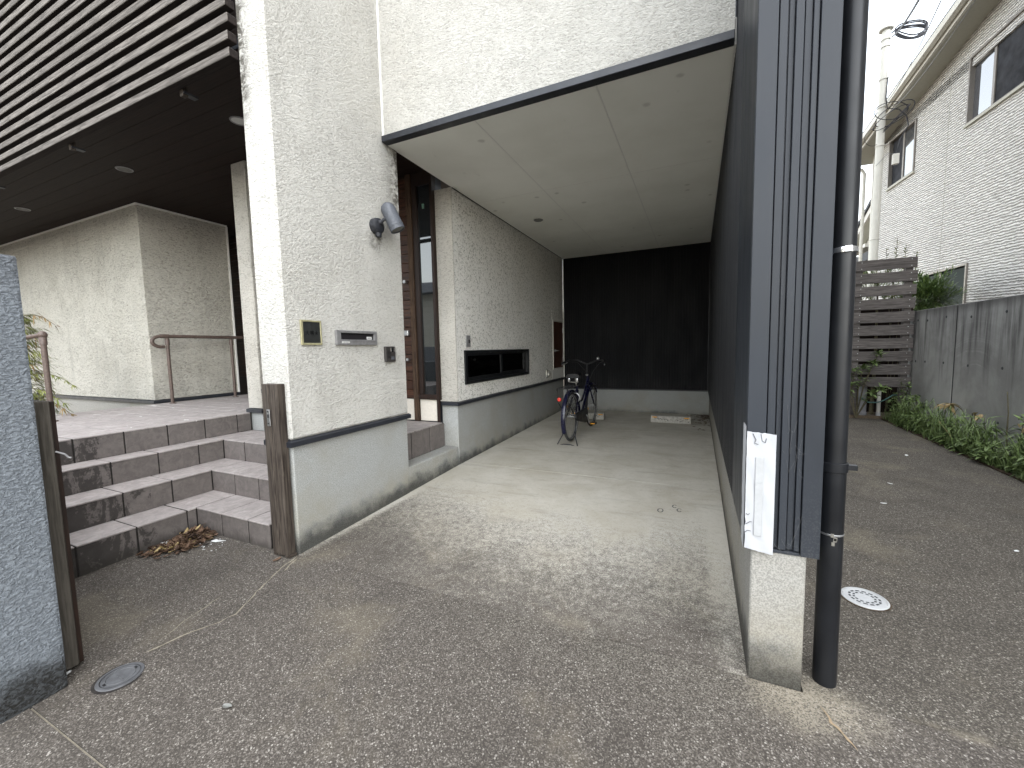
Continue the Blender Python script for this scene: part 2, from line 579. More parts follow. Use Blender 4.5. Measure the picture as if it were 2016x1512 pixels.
def mat_tile(name, c, stain):
    m = NT(name, 0.75, 0.3)
    n = m.noise(14, 5, 0.65, 0.8)
    n2 = m.noise(60, 3, 0.6)
    cc = m.mix(m.smooth(n, 0.3, 0.7), tuple(x * 0.8 for x in c), tuple(x * 1.14 for x in c))
    cc = m.mix(m.math('MULTIPLY', m.smooth(n2, 0.5, 0.75), 0.3), cc, tuple(min(1, x * 1.5) for x in c))
    oi = m.n('ShaderNodeObjectInfo').outputs['Random']
    cc = m.mix(m.smooth(oi, 0, 1, 0.0, 0.20), cc, tuple(x * 0.66 for x in c))
    x, y, z = m.xyz()
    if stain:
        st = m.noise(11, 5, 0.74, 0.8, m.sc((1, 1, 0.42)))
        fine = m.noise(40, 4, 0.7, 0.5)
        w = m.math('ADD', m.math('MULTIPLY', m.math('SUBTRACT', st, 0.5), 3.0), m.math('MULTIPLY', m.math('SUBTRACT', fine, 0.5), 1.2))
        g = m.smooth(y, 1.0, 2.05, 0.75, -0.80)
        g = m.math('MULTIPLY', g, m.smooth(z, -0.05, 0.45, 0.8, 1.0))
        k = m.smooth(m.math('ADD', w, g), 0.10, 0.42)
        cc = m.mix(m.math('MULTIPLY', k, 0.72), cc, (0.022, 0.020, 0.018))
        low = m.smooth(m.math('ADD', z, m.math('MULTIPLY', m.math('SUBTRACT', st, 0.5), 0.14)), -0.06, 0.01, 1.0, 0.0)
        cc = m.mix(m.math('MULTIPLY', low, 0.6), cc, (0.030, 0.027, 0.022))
    else:
        dust = m.noise(5, 5, 0.7, 1.0, m.sc((1.6, 0.5, 1)))
        cc = m.mix(m.math('MULTIPLY', m.smooth(dust, 0.52, 0.70), 0.30), cc, (0.52, 0.48, 0.45))
        flake = m.noise(7, 4, 0.7, 0.6, m.sc((0.6, 1.6, 1), None, (0, 0, 0.5)))
        fl = m.math('MULTIPLY', m.smooth(flake, 0.665, 0.68), m.smooth(z, 0.6, 0.64))
        cc = m.mix(m.math('MULTIPLY', fl, 0.8), cc, (0.62, 0.60, 0.57))
    m.color(cc)
    m.bump(m.math('ADD', n, m.math('MULTIPLY', n2, 0.4)), 0.25, 0.003)
    return m.m
M['tile'] = mat_tile('mauve_tile', (0.31, 0.278, 0.262), False)
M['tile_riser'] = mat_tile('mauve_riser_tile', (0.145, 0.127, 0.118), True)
M['grout'] = plain('grout', (0.030, 0.027, 0.025), 0.95, 0.1, var=0.3, scale=30)

def mat_siding(name, c, rough):
    m = NT(name, rough, 0.5)
    n = m.noise(5, 5, 0.6, 0.2, m.sc((1, 1, 0.3)))
    f = m.noise(160, 2)
    x, y, z = m.xyz()
    cc = m.mix(m.smooth(n, 0.3, 0.75), tuple(v * 0.88 for v in c), tuple(v * 1.14 for v in c))
    dust = m.math('MULTIPLY', m.smooth(m.math('ADD', z, m.math('MULTIPLY', n, 0.5)), 0.6, 1.15, 1.0, 0.0), m.smooth(f, 0.42, 0.72))
    cc = m.mix(m.math('MULTIPLY', dust, 0.22), cc, (0.16, 0.155, 0.15))
    m.color(cc)
    m.rough(m.smooth(n, 0.3, 0.7, rough - 0.05, rough + 0.1))
    m.bump(m.noise(2.2, 3), 0.05, 0.01)
    return m.m
M['siding'] = mat_siding('charcoal_metal_siding', (0.022, 0.0255, 0.032), 0.42)
M['siding'].node_tree.nodes['Principled BSDF'].inputs['Specular IOR Level'].default_value = 0.3
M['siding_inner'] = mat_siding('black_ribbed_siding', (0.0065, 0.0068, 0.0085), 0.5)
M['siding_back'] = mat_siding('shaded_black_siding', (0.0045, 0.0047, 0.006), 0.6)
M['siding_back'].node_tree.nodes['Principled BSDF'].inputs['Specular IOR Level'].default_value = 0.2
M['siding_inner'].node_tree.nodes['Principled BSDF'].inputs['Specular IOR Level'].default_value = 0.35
M['flashing'] = plain('black_flashing', (0.018, 0.020, 0.026), 0.4, 0.5, var=0.25, scale=18)
M['ceiling'] = None
def mat_ceiling():
    m = NT('painted_ceiling_board', 0.85, 0.2)
    n = m.noise(1.5, 5, 0.6)
    c = m.mix(m.smooth(n, 0.3, 0.7), (0.80, 0.80, 0.735), (0.87, 0.87, 0.81))
    v = m.sc((1.0, 1.0, 0.0))
    rnd = m.xyz(m.vor(4.6, 'Color', v, 0.6))
    ds = m.vor(4.6, 'Distance', m.sc((1.0, 1.0, 0.0)), 0.6)
    wob = m.math('ADD', ds, m.math('MULTIPLY', m.math('SUBTRACT', m.noise(22, 3), 0.5), 0.12))
    spot = m.math('MULTIPLY', m.smooth(wob, 0.07, 0.17, 1.0, 0.0), m.smooth(rnd[0], 0.40, 0.60))
    c = m.mix(m.math('MULTIPLY', spot, 0.36), c, (0.30, 0.285, 0.25))
    sm = m.noise(3.2, 5, 0.7, 1.2, m.sc((2.6, 0.5, 1)))
    c = m.mix(m.math('MULTIPLY', m.smooth(sm, 0.66, 0.76), 0.28), c, (0.32, 0.30, 0.26))
    m.color(c)
    m.bump(m.noise(60, 3), 0.06, 0.004)
    return m.m
M['ceiling'] = mat_ceiling()
M['white_paint'] = plain('white_paint', (0.74, 0.73, 0.69), 0.6, 0.3, var=0.05)
M['cream_panel'] = plain('cream_panel', (0.66, 0.61, 0.53), 0.7, 0.2, var=0.06, bump=0.15)

def mat_wood(name, dark, light, axis, rough=0.75, scale=1.0, ring=0.35, spec=0.25):
    """grain drawn out along one axis"""
    m = NT(name, rough, spec)
    st = {'x': (0.06, 1, 1), 'y': (1, 0.06, 1), 'z': (1, 1, 0.06)}[axis]
    oi = m.n('ShaderNodeObjectInfo').outputs['Random']
    cmb = m.n('ShaderNodeCombineXYZ')
    m.set(cmb.inputs[0], m.math('MULTIPLY', oi, 7.0))
    m.set(cmb.inputs[1], m.math('MULTIPLY', oi, 13.0))
    va = m.n('ShaderNodeVectorMath', operation='ADD')
    m.set(va.inputs[0], m.pos())
    m.set(va.inputs[1], cmb.outputs[0])
    v = m.sc(tuple(s * scale for s in st), va.outputs[0])
    g = m.noise(90, 5, 0.62, 0.6, v)
    bl = m.noise(9, 4, 0.6, 0.3, v)
    pt = m.noise(3, 5, 0.65, 0.0, va.outputs[0])
    c = m.mix(m.smooth(g, 0.3, 0.7), dark, light)
    c = m.mix(m.math('MULTIPLY', m.smooth(bl, 0.45, 0.7), ring), c, tuple(x * 0.55 for x in dark))
    c = m.mix(m.math('MULTIPLY', m.smooth(pt, 0.5, 0.72), 0.35), c, tuple((a + b) * 0.62 for a, b in zip(dark, light)))
    c = m.mix(m.smooth(oi, 0, 1, 0, 0.25), c, tuple(x * 0.7 for x in dark))
    m.color(c)
    m.bump(g, 0.35, 0.004)
    return m.m
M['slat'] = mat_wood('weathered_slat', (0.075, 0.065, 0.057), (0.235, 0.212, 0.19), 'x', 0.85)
M['slat_shade'] = mat_wood('shaded_stain_slat_sides', (0.010, 0.007, 0.006), (0.032, 0.024, 0.021), 'x', 0.8)
M['lens_dim'] = plain('dim_lens', (0.065, 0.064, 0.060), 0.3, 0.5)
M['fence'] = mat_wood('weathered_fence_board', (0.060, 0.053, 0.050), (0.170, 0.152, 0.142), 'x', 0.85)
M['post'] = mat_wood('old_stained_post', (0.020, 0.014, 0.011), (0.095, 0.078, 0.063), 'z', 0.7)
M['post_grey'] = mat_wood('greyed_post', (0.055, 0.048, 0.039), (0.125, 0.112, 0.094), 'z', 0.8)
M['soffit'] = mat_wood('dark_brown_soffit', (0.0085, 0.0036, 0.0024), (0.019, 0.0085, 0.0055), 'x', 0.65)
M['door'] = mat_wood('brown_door_plank', (0.015, 0.0055, 0.003), (0.085, 0.033, 0.015), 'x', 0.45, spec=0.4)
M['door_frame'] = mat_wood('dark_brown_frame', (0.010, 0.005, 0.003), (0.030, 0.014, 0.009), 'z', 0.5, spec=0.35)
M['door_post'] = mat_wood('worn_brown_post', (0.028, 0.015, 0.009), (0.10, 0.062, 0.038), 'z', 0.7)
M['closet'] = mat_wood('closet_door', (0.055, 0.020, 0.013), (0.105, 0.043, 0.027), 'z', 0.5)
M['rail'] = plain('brown_painted_rail', (0.095, 0.068, 0.056), 0.5, 0.4, var=0.3, scale=60)
M['alu'] = plain('aluminium', (0.25, 0.245, 0.245), 0.38, 0.5, 0.3, var=0.15)
M['chrome'] = plain('chrome', (0.75, 0.75, 0.76), 0.16, 0.5, 1.0, var=0.05)
M['steel'] = plain('dull_steel', (0.45, 0.45, 0.45), 0.42, 0.5, 0.9, var=0.2)
M['black'] = plain('black_plastic', (0.012, 0.012, 0.013), 0.45, 0.4, var=0.2)
M['blackframe'] = plain('black_aluminium', (0.008, 0.009, 0.010), 0.38, 0.5, var=0.2)
M['rubber'] = plain('tyre_rubber', (0.020, 0.020, 0.021), 0.8, 0.2, var=0.3, scale=80)
M['rubber_dusty'] = plain('dusty_tyre_rubber', (0.065, 0.065, 0.066), 0.9, 0.2, var=0.3, scale=80)
M['blue'] = plain('blue_bike_paint', (0.0022, 0.003, 0.024), 0.22, 0.6, var=0.1)
M['red_reflector'] = plain('red_reflector', (0.62, 0.045, 0.030), 0.25, 0.6, var=0.1)
M['amber'] = plain('amber_reflector', (0.72, 0.33, 0.03), 0.25, 0.6, var=0.1)
M['lamp_grey'] = plain('grey_lamp_paint', (0.082, 0.088, 0.102), 0.5, 0.4, var=0.22, scale=55, bump=0.15)
M['lamp_black'] = plain('black_lamp_paint', (0.024, 0.025, 0.030), 0.5, 0.4, var=0.4, scale=55, bump=0.2)
M['lens'] = plain('frosted_lens', (0.17, 0.17, 0.155), 0.35, 0.5, var=0.15)
M['brass'] = plain('brass_frame', (0.34, 0.315, 0.19), 0.42, 0.5, 0.2, var=0.15)
M['nameplate'] = plain('dark_nameplate', (0.022, 0.023, 0.022), 0.5, 0.4, var=0.15)
M['nameplate_ink'] = plain('black_lettering', (0.006, 0.006, 0.006), 0.6, 0.2, var=0.1)
M['sticker'] = plain('white_sticker', (0.62, 0.62, 0.60), 0.5, 0.3, var=0.05)
M['ink'] = plain('grey_print', (0.10, 0.10, 0.10), 0.7, 0.1, var=0.1)
M['paper'] = plain('white_paper_sheet', (0.42, 0.425, 0.44), 0.65, 0.25, var=0.05, scale=8, bump=0.25, bscale=25, bd=0.006)
M['paper_tape'] = plain('clear_tape', (0.39, 0.395, 0.40), 0.35, 0.4, var=0.06)
M['crack_ink'] = plain('paper_crease', (0.12, 0.12, 0.13), 0.8, 0.1)
M['pipe'] = plain('black_downpipe', (0.0085, 0.0092, 0.011), 0.36, 0.35, var=0.2, scale=12)
M['pvc_white'] = plain('white_pvc', (0.42, 0.425, 0.425), 0.4, 0.4, var=0.05)
M['slot'] = plain('drain_slot', (0.075, 0.078, 0.080), 0.9, 0.1)
M['lid'] = plain('grey_plastic_lid', (0.085, 0.086, 0.090), 0.7, 0.3, var=0.25, scale=25, bump=0.2)
M['sand'] = plain('sand_in_crack', (0.25, 0.222, 0.172), 0.95, 0.1, var=0.25, scale=60)
M['rust_sand'] = plain('rusty_sand', (0.27, 0.205, 0.135), 0.95, 0.1, var=0.25, scale=60)
M['pole'] = plain('cream_steel_pole', (0.56, 0.545, 0.49), 0.5, 0.35, var=0.06, scale=6)
M['cable'] = plain('black_cable', (0.025, 0.025, 0.03), 0.6, 0.3)
M['cable_grey'] = plain('grey_cable', (0.22, 0.22, 0.23), 0.6, 0.3)
M['wheel_stop'] = plain('printed_concrete_block', (0.42, 0.40, 0.36), 0.9, 0.15, var=0.3, scale=35, bump=0.3)
M['soil'] = plain('garden_soil', (0.070, 0.052, 0.036), 0.95, 0.1, var=0.4, scale=25, bump=0.6, bscale=40, bd=0.02)
M['earth'] = plain('packed_earth', (0.105, 0.086, 0.064), 0.95, 0.1, var=0.3, scale=4, bump=0.4, bscale=30, bd=0.02)
M['asphalt'] = plain('street_asphalt', (0.055, 0.054, 0.053), 0.9, 0.2, var=0.25, scale=90, bump=0.4)
M['edging'] = plain('wooden_edging', (0.11, 0.085, 0.06), 0.9, 0.1, var=0.3, scale=30)

def mat_neighbour():
    m = NT('rippled_white_siding', 0.8, 0.25)
    o = m.obj()
    vv = m.sc((1.0, 0.5, 1.0), o, (math.radians(-6), 0, 0))
    w = m.wave(7.6, 3.6, 3, 2.6, 'Z', vv)
    brk = m.noise(9, 3, 0.6, 0.5, m.sc((1.0, 0.5, 2.2), o))
    h = m.math('MULTIPLY', m.smooth(w, 0.1, 0.75), m.smooth(brk, 0.25, 0.5, 0.45, 1.0))
    big = m.noise(0.6, 4)
    c = m.mix(m.smooth(h, 0.0, 0.55), (0.34, 0.325, 0.305), (0.72, 0.695, 0.66))
    c = m.mix(m.math('MULTIPLY', m.smooth(big, 0.45, 0.7), 0.12), c, (0.45, 0.42, 0.38))
    m.color(c)
    m.bump(h, 1.0, 0.022)
    return m.m
M['neighbour'] = mat_neighbour()
M['cream_trim'] = plain('cream_gutter', (0.60, 0.58, 0.52), 0.5, 0.3, var=0.05)
M['soffit_grey'] = plain('grey_soffit', (0.44, 0.43, 0.37), 0.8, 0.2, var=0.05)
M['bronze'] = plain('bronze_window_frame', (0.20, 0.18, 0.16), 0.45, 0.4, 0.3, var=0.1)
M['roof_dark'] = plain('dark_roof', (0.055, 0.058, 0.065), 0.7, 0.2, var=0.2)
M['far_wall'] = plain('far_white_wall', (0.62, 0.60, 0.56), 0.8, 0.2, var=0.08)

def mat_retaining():
    m = NT('stained_retaining_concrete', 0.85, 0.25)
    o = m.obj()
    x, y, z = m.xyz(o)
    st = m.noise(11, 5, 0.65, 0.25, m.sc((1, 1, 0.07), o))
    blot = m.noise(1.5, 5, 0.62, 0.3, o)
    fine = m.noise(80, 3, 0.6, 0.0, o)
    c = m.mix(m.smooth(blot, 0.3, 0.7), (0.27, 0.265, 0.252), (0.43, 0.425, 0.405))
    top = m.smooth(m.math('ADD', z, m.math('MULTIPLY', m.math('SUBTRACT', st, 0.5), 1.6)), 0.75, 1.65)
    c = m.mix(m.math('MULTIPLY', m.math('MULTIPLY', m.smooth(st, 0.40, 0.68), top), 0.75), c, (0.045, 0.042, 0.040))
    c = m.mix(m.math('MULTIPLY', m.smooth(z, 1.56, 1.70), 0.6), c, (0.05, 0.046, 0.042))
    # pale arcs scraped by swinging branches
    dy = m.math('SUBTRACT', y, 0.36)
    dz = m.math('SUBTRACT', z, 0.45)
    r = m.math('SQRT', m.math('ADD', m.math('MULTIPLY', m.math('MULTIPLY', dy, dy), 0.9), m.math('MULTIPLY', dz, dz)))
    r = m.math('ADD', r, m.math('MULTIPLY', m.math('SUBTRACT', m.noise(2.2, 3, 0.6, 0.0, o), 0.5), 0.12))
    rr = m.noise(26, 3, 0.7, 0.0, None)
    cmb = m.n('ShaderNodeCombineXYZ')
    m.set(cmb.inputs[0], r)
    ringn = m.noise(17, 3, 0.75, 0.0, cmb.outputs[0])
    ang = m.math('ARCTAN2', dz, dy)
    fade = m.math('MULTIPLY', m.smooth(ang, 0.55, 1.25), m.smooth(ang, 1.75, 2.4, 1.0, 0.0))
    fade = m.math('MULTIPLY', fade, m.math('MULTIPLY', m.smooth(r, 0.28, 0.45), m.smooth(r, 0.95, 1.15, 1.0, 0.0)))
    ring = m.math('MULTIPLY', m.smooth(ringn, 0.50, 0.60), fade)
    c = m.mix(m.math('MULTIPLY', m.math('MULTIPLY', ring, m.smooth(st, 0.3, 0.6, 1.0, 0.2)), 0.42), c, (0.46, 0.45, 0.43))
    c = m.mix(m.math('MULTIPLY', m.smooth(fine, 0.55, 0.75), 0.2), c, (0.09, 0.088, 0.084))
    m.color(c)
    m.bump(m.math('ADD', fine, blot), 0.15, 0.005)
    return m.m
M['retaining'] = mat_retaining()

def mat_glass(name, c, f0=1.9, rough=0.02):
    m = NT(name, rough, 0.5)
    m.b.inputs['IOR'].default_value = f0
    m.color(c)
    m.bump(m.noise(1.7, 2), 0.03, 0.02)
    return m.m
M['glass_dark'] = mat_glass('dark_window_glass', (0.012, 0.014, 0.015), 2.1)
M['glass_sky'] = mat_glass('reflective_window_glass', (0.05, 0.055, 0.065), 3.2)
M['screen'] = plain('insect_screen', (0.030, 0.031, 0.036), 0.85, 0.2, var=0.5, scale=6)
M['glass_teal'] = mat_glass('dark_teal_glass', (0.006, 0.016, 0.016), 1.22)
M['glass_teal'].node_tree.nodes['Principled BSDF'].inputs['Specular IOR Level'].default_value = 0.08
def mat_clear():
    m = bpy.data.materials.new('clear_glass')
    m.use_nodes = True
    t = m.node_tree
    t.nodes.clear()
    o = t.nodes.new('ShaderNodeOutputMaterial')
    mx = t.nodes.new('ShaderNodeMixShader')
    a = t.nodes.new('ShaderNodeBsdfTransparent')
    a.inputs[0].default_value = (0.85, 0.86, 0.86, 1)
    g = t.nodes.new('ShaderNodeBsdfGlossy')
    g.inputs['Roughness'].default_value = 0.03
    f = t.nodes.new('ShaderNodeFresnel')
    f.inputs[0].default_value = 1.6
    t.links.new(f.outputs[0], mx.inputs[0])
    t.links.new(a.outputs[0], mx.inputs[1])
    t.links.new(g.outputs[0], mx.inputs[2])
    t.links.new(mx.outputs[0], o.inputs[0])
    return m
M['clear'] = mat_clear()
M['room'] = plain('dim_room', (0.75, 0.70, 0.68), 0.9, 0.1)
M['pane_backing'] = plain('pale_blind', (0.85, 0.87, 0.85), 0.9, 0.1)

def mat_leaf(name, dark, light, rough=0.5):
    m = NT(name, rough, 0.3)
    n = m.noise(11, 3)
    g = m.n('ShaderNodeNewGeometry').outputs['Random Per Island']
    c = m.mix(m.smooth(n, 0.3, 0.7), dark, light)
    c = m.mix(m.smooth(g, 0, 1, 0, 0.6), c, tuple((a * 0.6 + b * 0.75) for a, b in zip(dark, light)))
    m.color(c)
    tr = m.b.inputs.get('Transmission Weight')
    m.b.inputs['Subsurface Weight'].default_value = 0.0
    return m.m
M['leaf'] = mat_leaf('weed_leaf', (0.032, 0.058, 0.013), (0.130, 0.180, 0.052))
M['leaf_bright'] = mat_leaf('young_leaf', (0.055, 0.090, 0.026), (0.175, 0.235, 0.09))
M['leaf_dark'] = mat_leaf('dark_leaf', (0.018, 0.038, 0.010), (0.070, 0.115, 0.035))
M['conifer'] = mat_leaf('conifer_spray', (0.055, 0.080, 0.016), (0.22, 0.23, 0.065))
M['conifer_brown'] = mat_leaf('browned_conifer_spray', (0.12, 0.075, 0.032), (0.27, 0.19, 0.09))
M['stem'] = plain('plant_stem', (0.085, 0.075, 0.045), 0.8, 0.2, var=0.3)
M['dead'] = mat_leaf('dry_leaf', (0.016, 0.009, 0.006), (0.145, 0.088, 0.055), 0.7)
M['dead_yellow'] = mat_leaf('yellowed_leaf', (0.17, 0.115, 0.045), (0.36, 0.28, 0.14), 0.6)
# ---------------------------------------------------------------- ground
def gz(y):
    if y < -1.6:
        return -0.172
    if y < 3.8:
        return -0.065 + 0.0319 * (y - 1.755)
    return 0.0 + 0.0175 * (y - 3.8) if y < 9 else 0.091

def ground_sheet(x0, x1, y0, y1, dz, thick=None, ny=None):
    """sheet following the slope of the plot"""
    mb = MB()
    br = [b for b in (-1.6, 3.8, 9.0) if y0 < b < y1]
    ys = sorted([y0, y1] + br)
    for a, b in zip(ys[:-1], ys[1:]):
        za, zb = gz(a + 1e-6) + dz, gz(b - 1e-6) + dz
        mb.quad((x0, a, za), (x1, a, za), (x1, b, zb), (x0, b, zb))
        if thick:
            mb.quad((x0, a, za), (x0, b, zb), (x0, b, zb - thick), (x0, a, za - thick))
            mb.quad((x1, b, zb), (x1, a, za), (x1, a, za - thick), (x1, b, zb - thick))
    if thick:
        for y in (y0, y1):
            z = gz(y) + dz
            mb.quad((x0, y, z), (x1, y, z), (x1, y, z - thick), (x0, y, z - thick))
    return mb

g = ground_sheet(-150, 150, -150, 150, -0.035).obj('ground', M['earth']); struct(g)
st = ground_sheet(-60, 60, -7.5, -1.3, -0.010, 0.02).obj('street', M['asphalt']); struct(st)

apron = struct(bpy.data.objects.new('driveway_apron', None)); col.objects.link(apron); WM[apron.name] = Matrix.Identity(4)
ground_sheet(-9, 9, -1.295, 0.556, 0.0, 0.03).obj('slab', M['aggregate'], apron)
ground_sheet(-4.3, 9, 0.563, 1.7505, 0.0, 0.03).obj('slab', M['aggregate'], apron)
drive = struct(ground_sheet(0.386, 2.57, 1.7545, 7.93, 0.0, 0.04).obj('driveway', M['aggregate_drive']))
floor = struct(bpy.data.objects.new('carport_floor', None)); col.objects.link(floor); WM[floor.name] = Matrix.Identity(4)
for a, b in ((1.7545, 3.840), (3.853, 6.028), (6.037, 7.66)):
    ground_sheet(-2.37, 0.21, a, b, 0.0, 0.03).obj('concrete_slab', M['carport_floor'], floor)
ground_sheet(-2.37, 0.21, 1.7, 7.66, -0.012).obj('joint_filler', M['grout'], floor)
ground_sheet(-9, 9, -1.3, 1.0, -0.006).obj('joint_filler', M['sand'], apron)
ground_sheet(-9, 0.21, 1.0, 1.757, -0.010).obj('joint_filler', M['soil'], apron)
ground_sheet(0.2, 2.57, 1.7485, 1.7568, -0.008).obj('joint_filler', M['soil'], apron)
inner = struct(ground_sheet(-4.4, -2.6, 1.755, 2.9, -0.004, 0.02).obj('entrance_ground', M['aggregate']))
weedbed = struct(ground_sheet(2.575, 2.98, 2.0, 8.05, 0.012, 0.06).obj('planting_strip', M['soil']))
garden = struct(MB().quad((-14, -1.2, 0.20), (-6.36, -1.2, 0.20), (-6.36, 3.4, 0.20), (-14, 3.4, 0.20)).obj('garden_soil', M['soil']))
for x, y, s in ((-0.24, 3.256, 0.030), (-0.142, 3.37, 0.024), (-0.105, 3.306, 0.026)):
    mb = MB().tube([(x + s * 0.62 * math.cos(math.radians(a)), y + s * 1.25 * math.sin(math.radians(a)), gz(y) + 0.0005) for a in range(40, 340 if s != 0.030 else 420, 20)], 0.0045, 5)
    mb.v = [(a, b, gz(y) + 0.0005 + (c - gz(y)) * 0.25) for a, b, c in mb.v]
    mb.obj('chalk_ring', plain('dark_chalk', (0.10, 0.105, 0.10), 0.9), floor)
yard = struct(ground_sheet(-3, 3.1, 7.94, 14, 0.0, 0.05).obj('back_yard', M['earth']))

# sand filled cracks in the apron (thin raised seams following the breaks)
def crack(pts, w, mat, rnd=0.006, seed=1):
    r = random.Random(seed)
    mb = MB()
    P = []
    for (ax, ay), (bx, by) in zip(pts[:-1], pts[1:]):
        k = max(2, int(math.hypot(bx - ax, by - ay) / 0.03))
        for i in range(k):
            t = i / k
            P.append((ax + (bx - ax) * t + r.uniform(-rnd, rnd), ay + (by - ay) * t + r.uniform(-rnd, rnd)))
    P.append(pts[-1])
    L = []
    for i, p in enumerate(P):
        q0, q1 = P[max(0, i - 1)], P[min(len(P) - 1, i + 1)]
        dx, dy = q1[0] - q0[0], q1[1] - q0[1]
        d = math.hypot(dx, dy) or 1
        hw = w * r.uniform(0.25, 1.0) * 0.5
        if i in (0, len(P) - 1):
            hw = 0.0004
        L.append(((p[0] - dy / d * hw, p[1] + dx / d * hw, gz(p[1]) + 0.004), (p[0] + dy / d * hw, p[1] - dx / d * hw, gz(p[1]) + 0.004)))
    for a, b in zip(L[:-1], L[1:]):
        mb.quad(a[0], a[1], b[1], b[0])
    return mb.obj('crack', mat, apron)
crack([(-2.35, 1.735), (-2.32, 1.58), (-2.22, 1.36), (-2.15, 1.22), (-2.165, 1.15), (-2.23, 1.02), (-2.27, 0.885)], 0.011, M['sand'], 0.006, 3)
crack([(-2.33, 1.72), (-2.30, 1.64), (-2.275, 1.58)], 0.020, M['sand'], 0.005, 9)
crack([(-2.38, 1.30), (-2.36, 1.16), (-2.33, 1.05), (-2.30, 0.95)], 0.006, M['sand'], 0.006, 4)
crack([(0.425, 1.70), (0.442, 1.655), (0.455, 1.625), (0.478, 1.59), (0.495, 1.555)], 0.012, M['rust_sand'], 0.005, 5)

# ---------------------------------------------------------------- the house
house = thing('house', 'white stucco house with charcoal metal siding and an open carport', 'house', (-1.1, 4.0, 0.0))
H = house
def wall(mb, mat='stucco', name='wall', bevel=0.0, label=None, parent=None, **kw):
    return mb.obj(name, M[mat], parent or H, bevel=bevel, label=label, **kw)

# gate-side pillar
pillar = wall(MB().box(-2.605, -2.355, 1.752, 2.915, 0.70, 8.0), 'stucco', 'pillar', 0.012, 'white stucco pillar carrying nameplate and letterbox')
wall(MB().box(-2.5955, -2.3655, 1.762, 2.905, -0.12, 0.657), 'base', 'pillar_base', 0.006)
def trim_poly(pts, z0=0.657, z1=0.699, out=0.018):
    """flashing along a polyline of the wall face (outside on the right hand side)"""
    mb = MB()
    n = len(pts)
    offs = []
    for i, p in enumerate(pts):
        p = Vector(p)
        ds = []
        if i > 0:
            ds.append((p - Vector(pts[i - 1])).normalized())
        if i < n - 1:
            ds.append((Vector(pts[i + 1]) - p).normalized())
        ns = [Vector((d.y, -d.x)) for d in ds]
        if len(ns) == 2:
            b = (ns[0] + ns[1])
            b = b / (b.length_squared) * 2 if b.length > 1e-6 else ns[0]
        else:
            b = ns[0]
        offs.append((p + b * out, p - b * 0.008))
    prof = []
    vs, fs = [], []
    for o, i_ in offs:
        vs += [(o.x, o.y, z0), (o.x, o.y, z1 - 0.010), (i_.x, i_.y, z1), (i_.x, i_.y, z0)]
    for k in range(n - 1):
        a, b = k * 4, k * 4 + 4
        for j in range(4):
            fs.append((a + j, b + j, b + (j + 1) % 4, a + (j + 1) % 4))
    fs += [(3, 2, 1, 0), tuple(4 * (n - 1) + j for j in range(4))]
    return mb.add(vs, fs)
wall(trim_poly([(-2.603, 1.752), (-2.355, 1.752), (-2.355, 2.928)]), 'flashing', 'base_flashing')

# upper facade over the carport mouth
wall(MB().box(-2.354, 0.166, 2.745, 2.90, 2.998, 8.0), 'stucco', 'upper_wall')
wall(MB().box(-2.3535, 0.166, 2.722, 2.792, 2.948, 2.9965), 'flashing', 'lintel_flashing', 0.003)
wall(MB().box(-2.3535, -2.340, 2.733, 2.7445, 2.998, 8.0), 'white_paint', 'corner_bead')

# carport left wall with low window and closet door
WIN = (3.905, 5.80, 0.872, 1.255)
CLO = (7.0, 7.618, 0.892, 1.747)
wall(MB().slab('x', -2.555, -2.355, (3.752, 7.62), (0.699, 2.947), [WIN, CLO]), 'stucco_in', 'carport_wall')
wall(MB().box(-2.56, -2.352, 3.742, 3.7515, 0.70, 2.946), 'stucco_comb', 'wall_end')
wall(MB().box(-2.5655, -2.3655, 3.757, 7.64, -0.1, 0.657), 'base', 'wall_base', 0.004)
wall(trim_poly([(-2.555, 3.742), (-2.353, 3.742), (-2.353, 7.62)]), 'flashing', 'base_flashing')
wall(MB().box(-2.3545, -2.351, 6.93, 7.618, 0.702, 0.885), 'white_paint', 'smooth_panel')
wall(MB().box(-2.3545, -2.351, 6.93, 7.618, 1.755, 1.95), 'stucco_in', 'smooth_panel')
wall(MB().box(-2.354, -2.340, 7.619, 7.632, 0.70, 2.945), 'white_paint', 'corner_bead')
wall(MB().box(-2.354, -2.345, 3.76, 7.617, 2.942, 2.9468), 'grout', 'ceiling_bead')
wall(MB().box(-2.575, -2.5605, 3.742, 3.752, 0.70, 2.946), 'white_paint', 'corner_bead')

# carport ceiling boards
ceil = wall(MB().box(-2.36, 0.19, 2.792, 7.66, 2.9528, 3.1), 'white_paint', 'ceiling')
XS = (-2.354, -1.527, -0.622, 0.172)
YS = (2.794, 4.292, 6.088, 7.634)
for i in range(3):
    for j in range(3):
        MB().box(XS[i] + 0.005, XS[i + 1] - 0.005, YS[j] + 0.005, YS[j + 1] - 0.005, 2.950, 2.9522).obj('ceiling_board', M['ceiling'], ceil, bevel=0.0008)

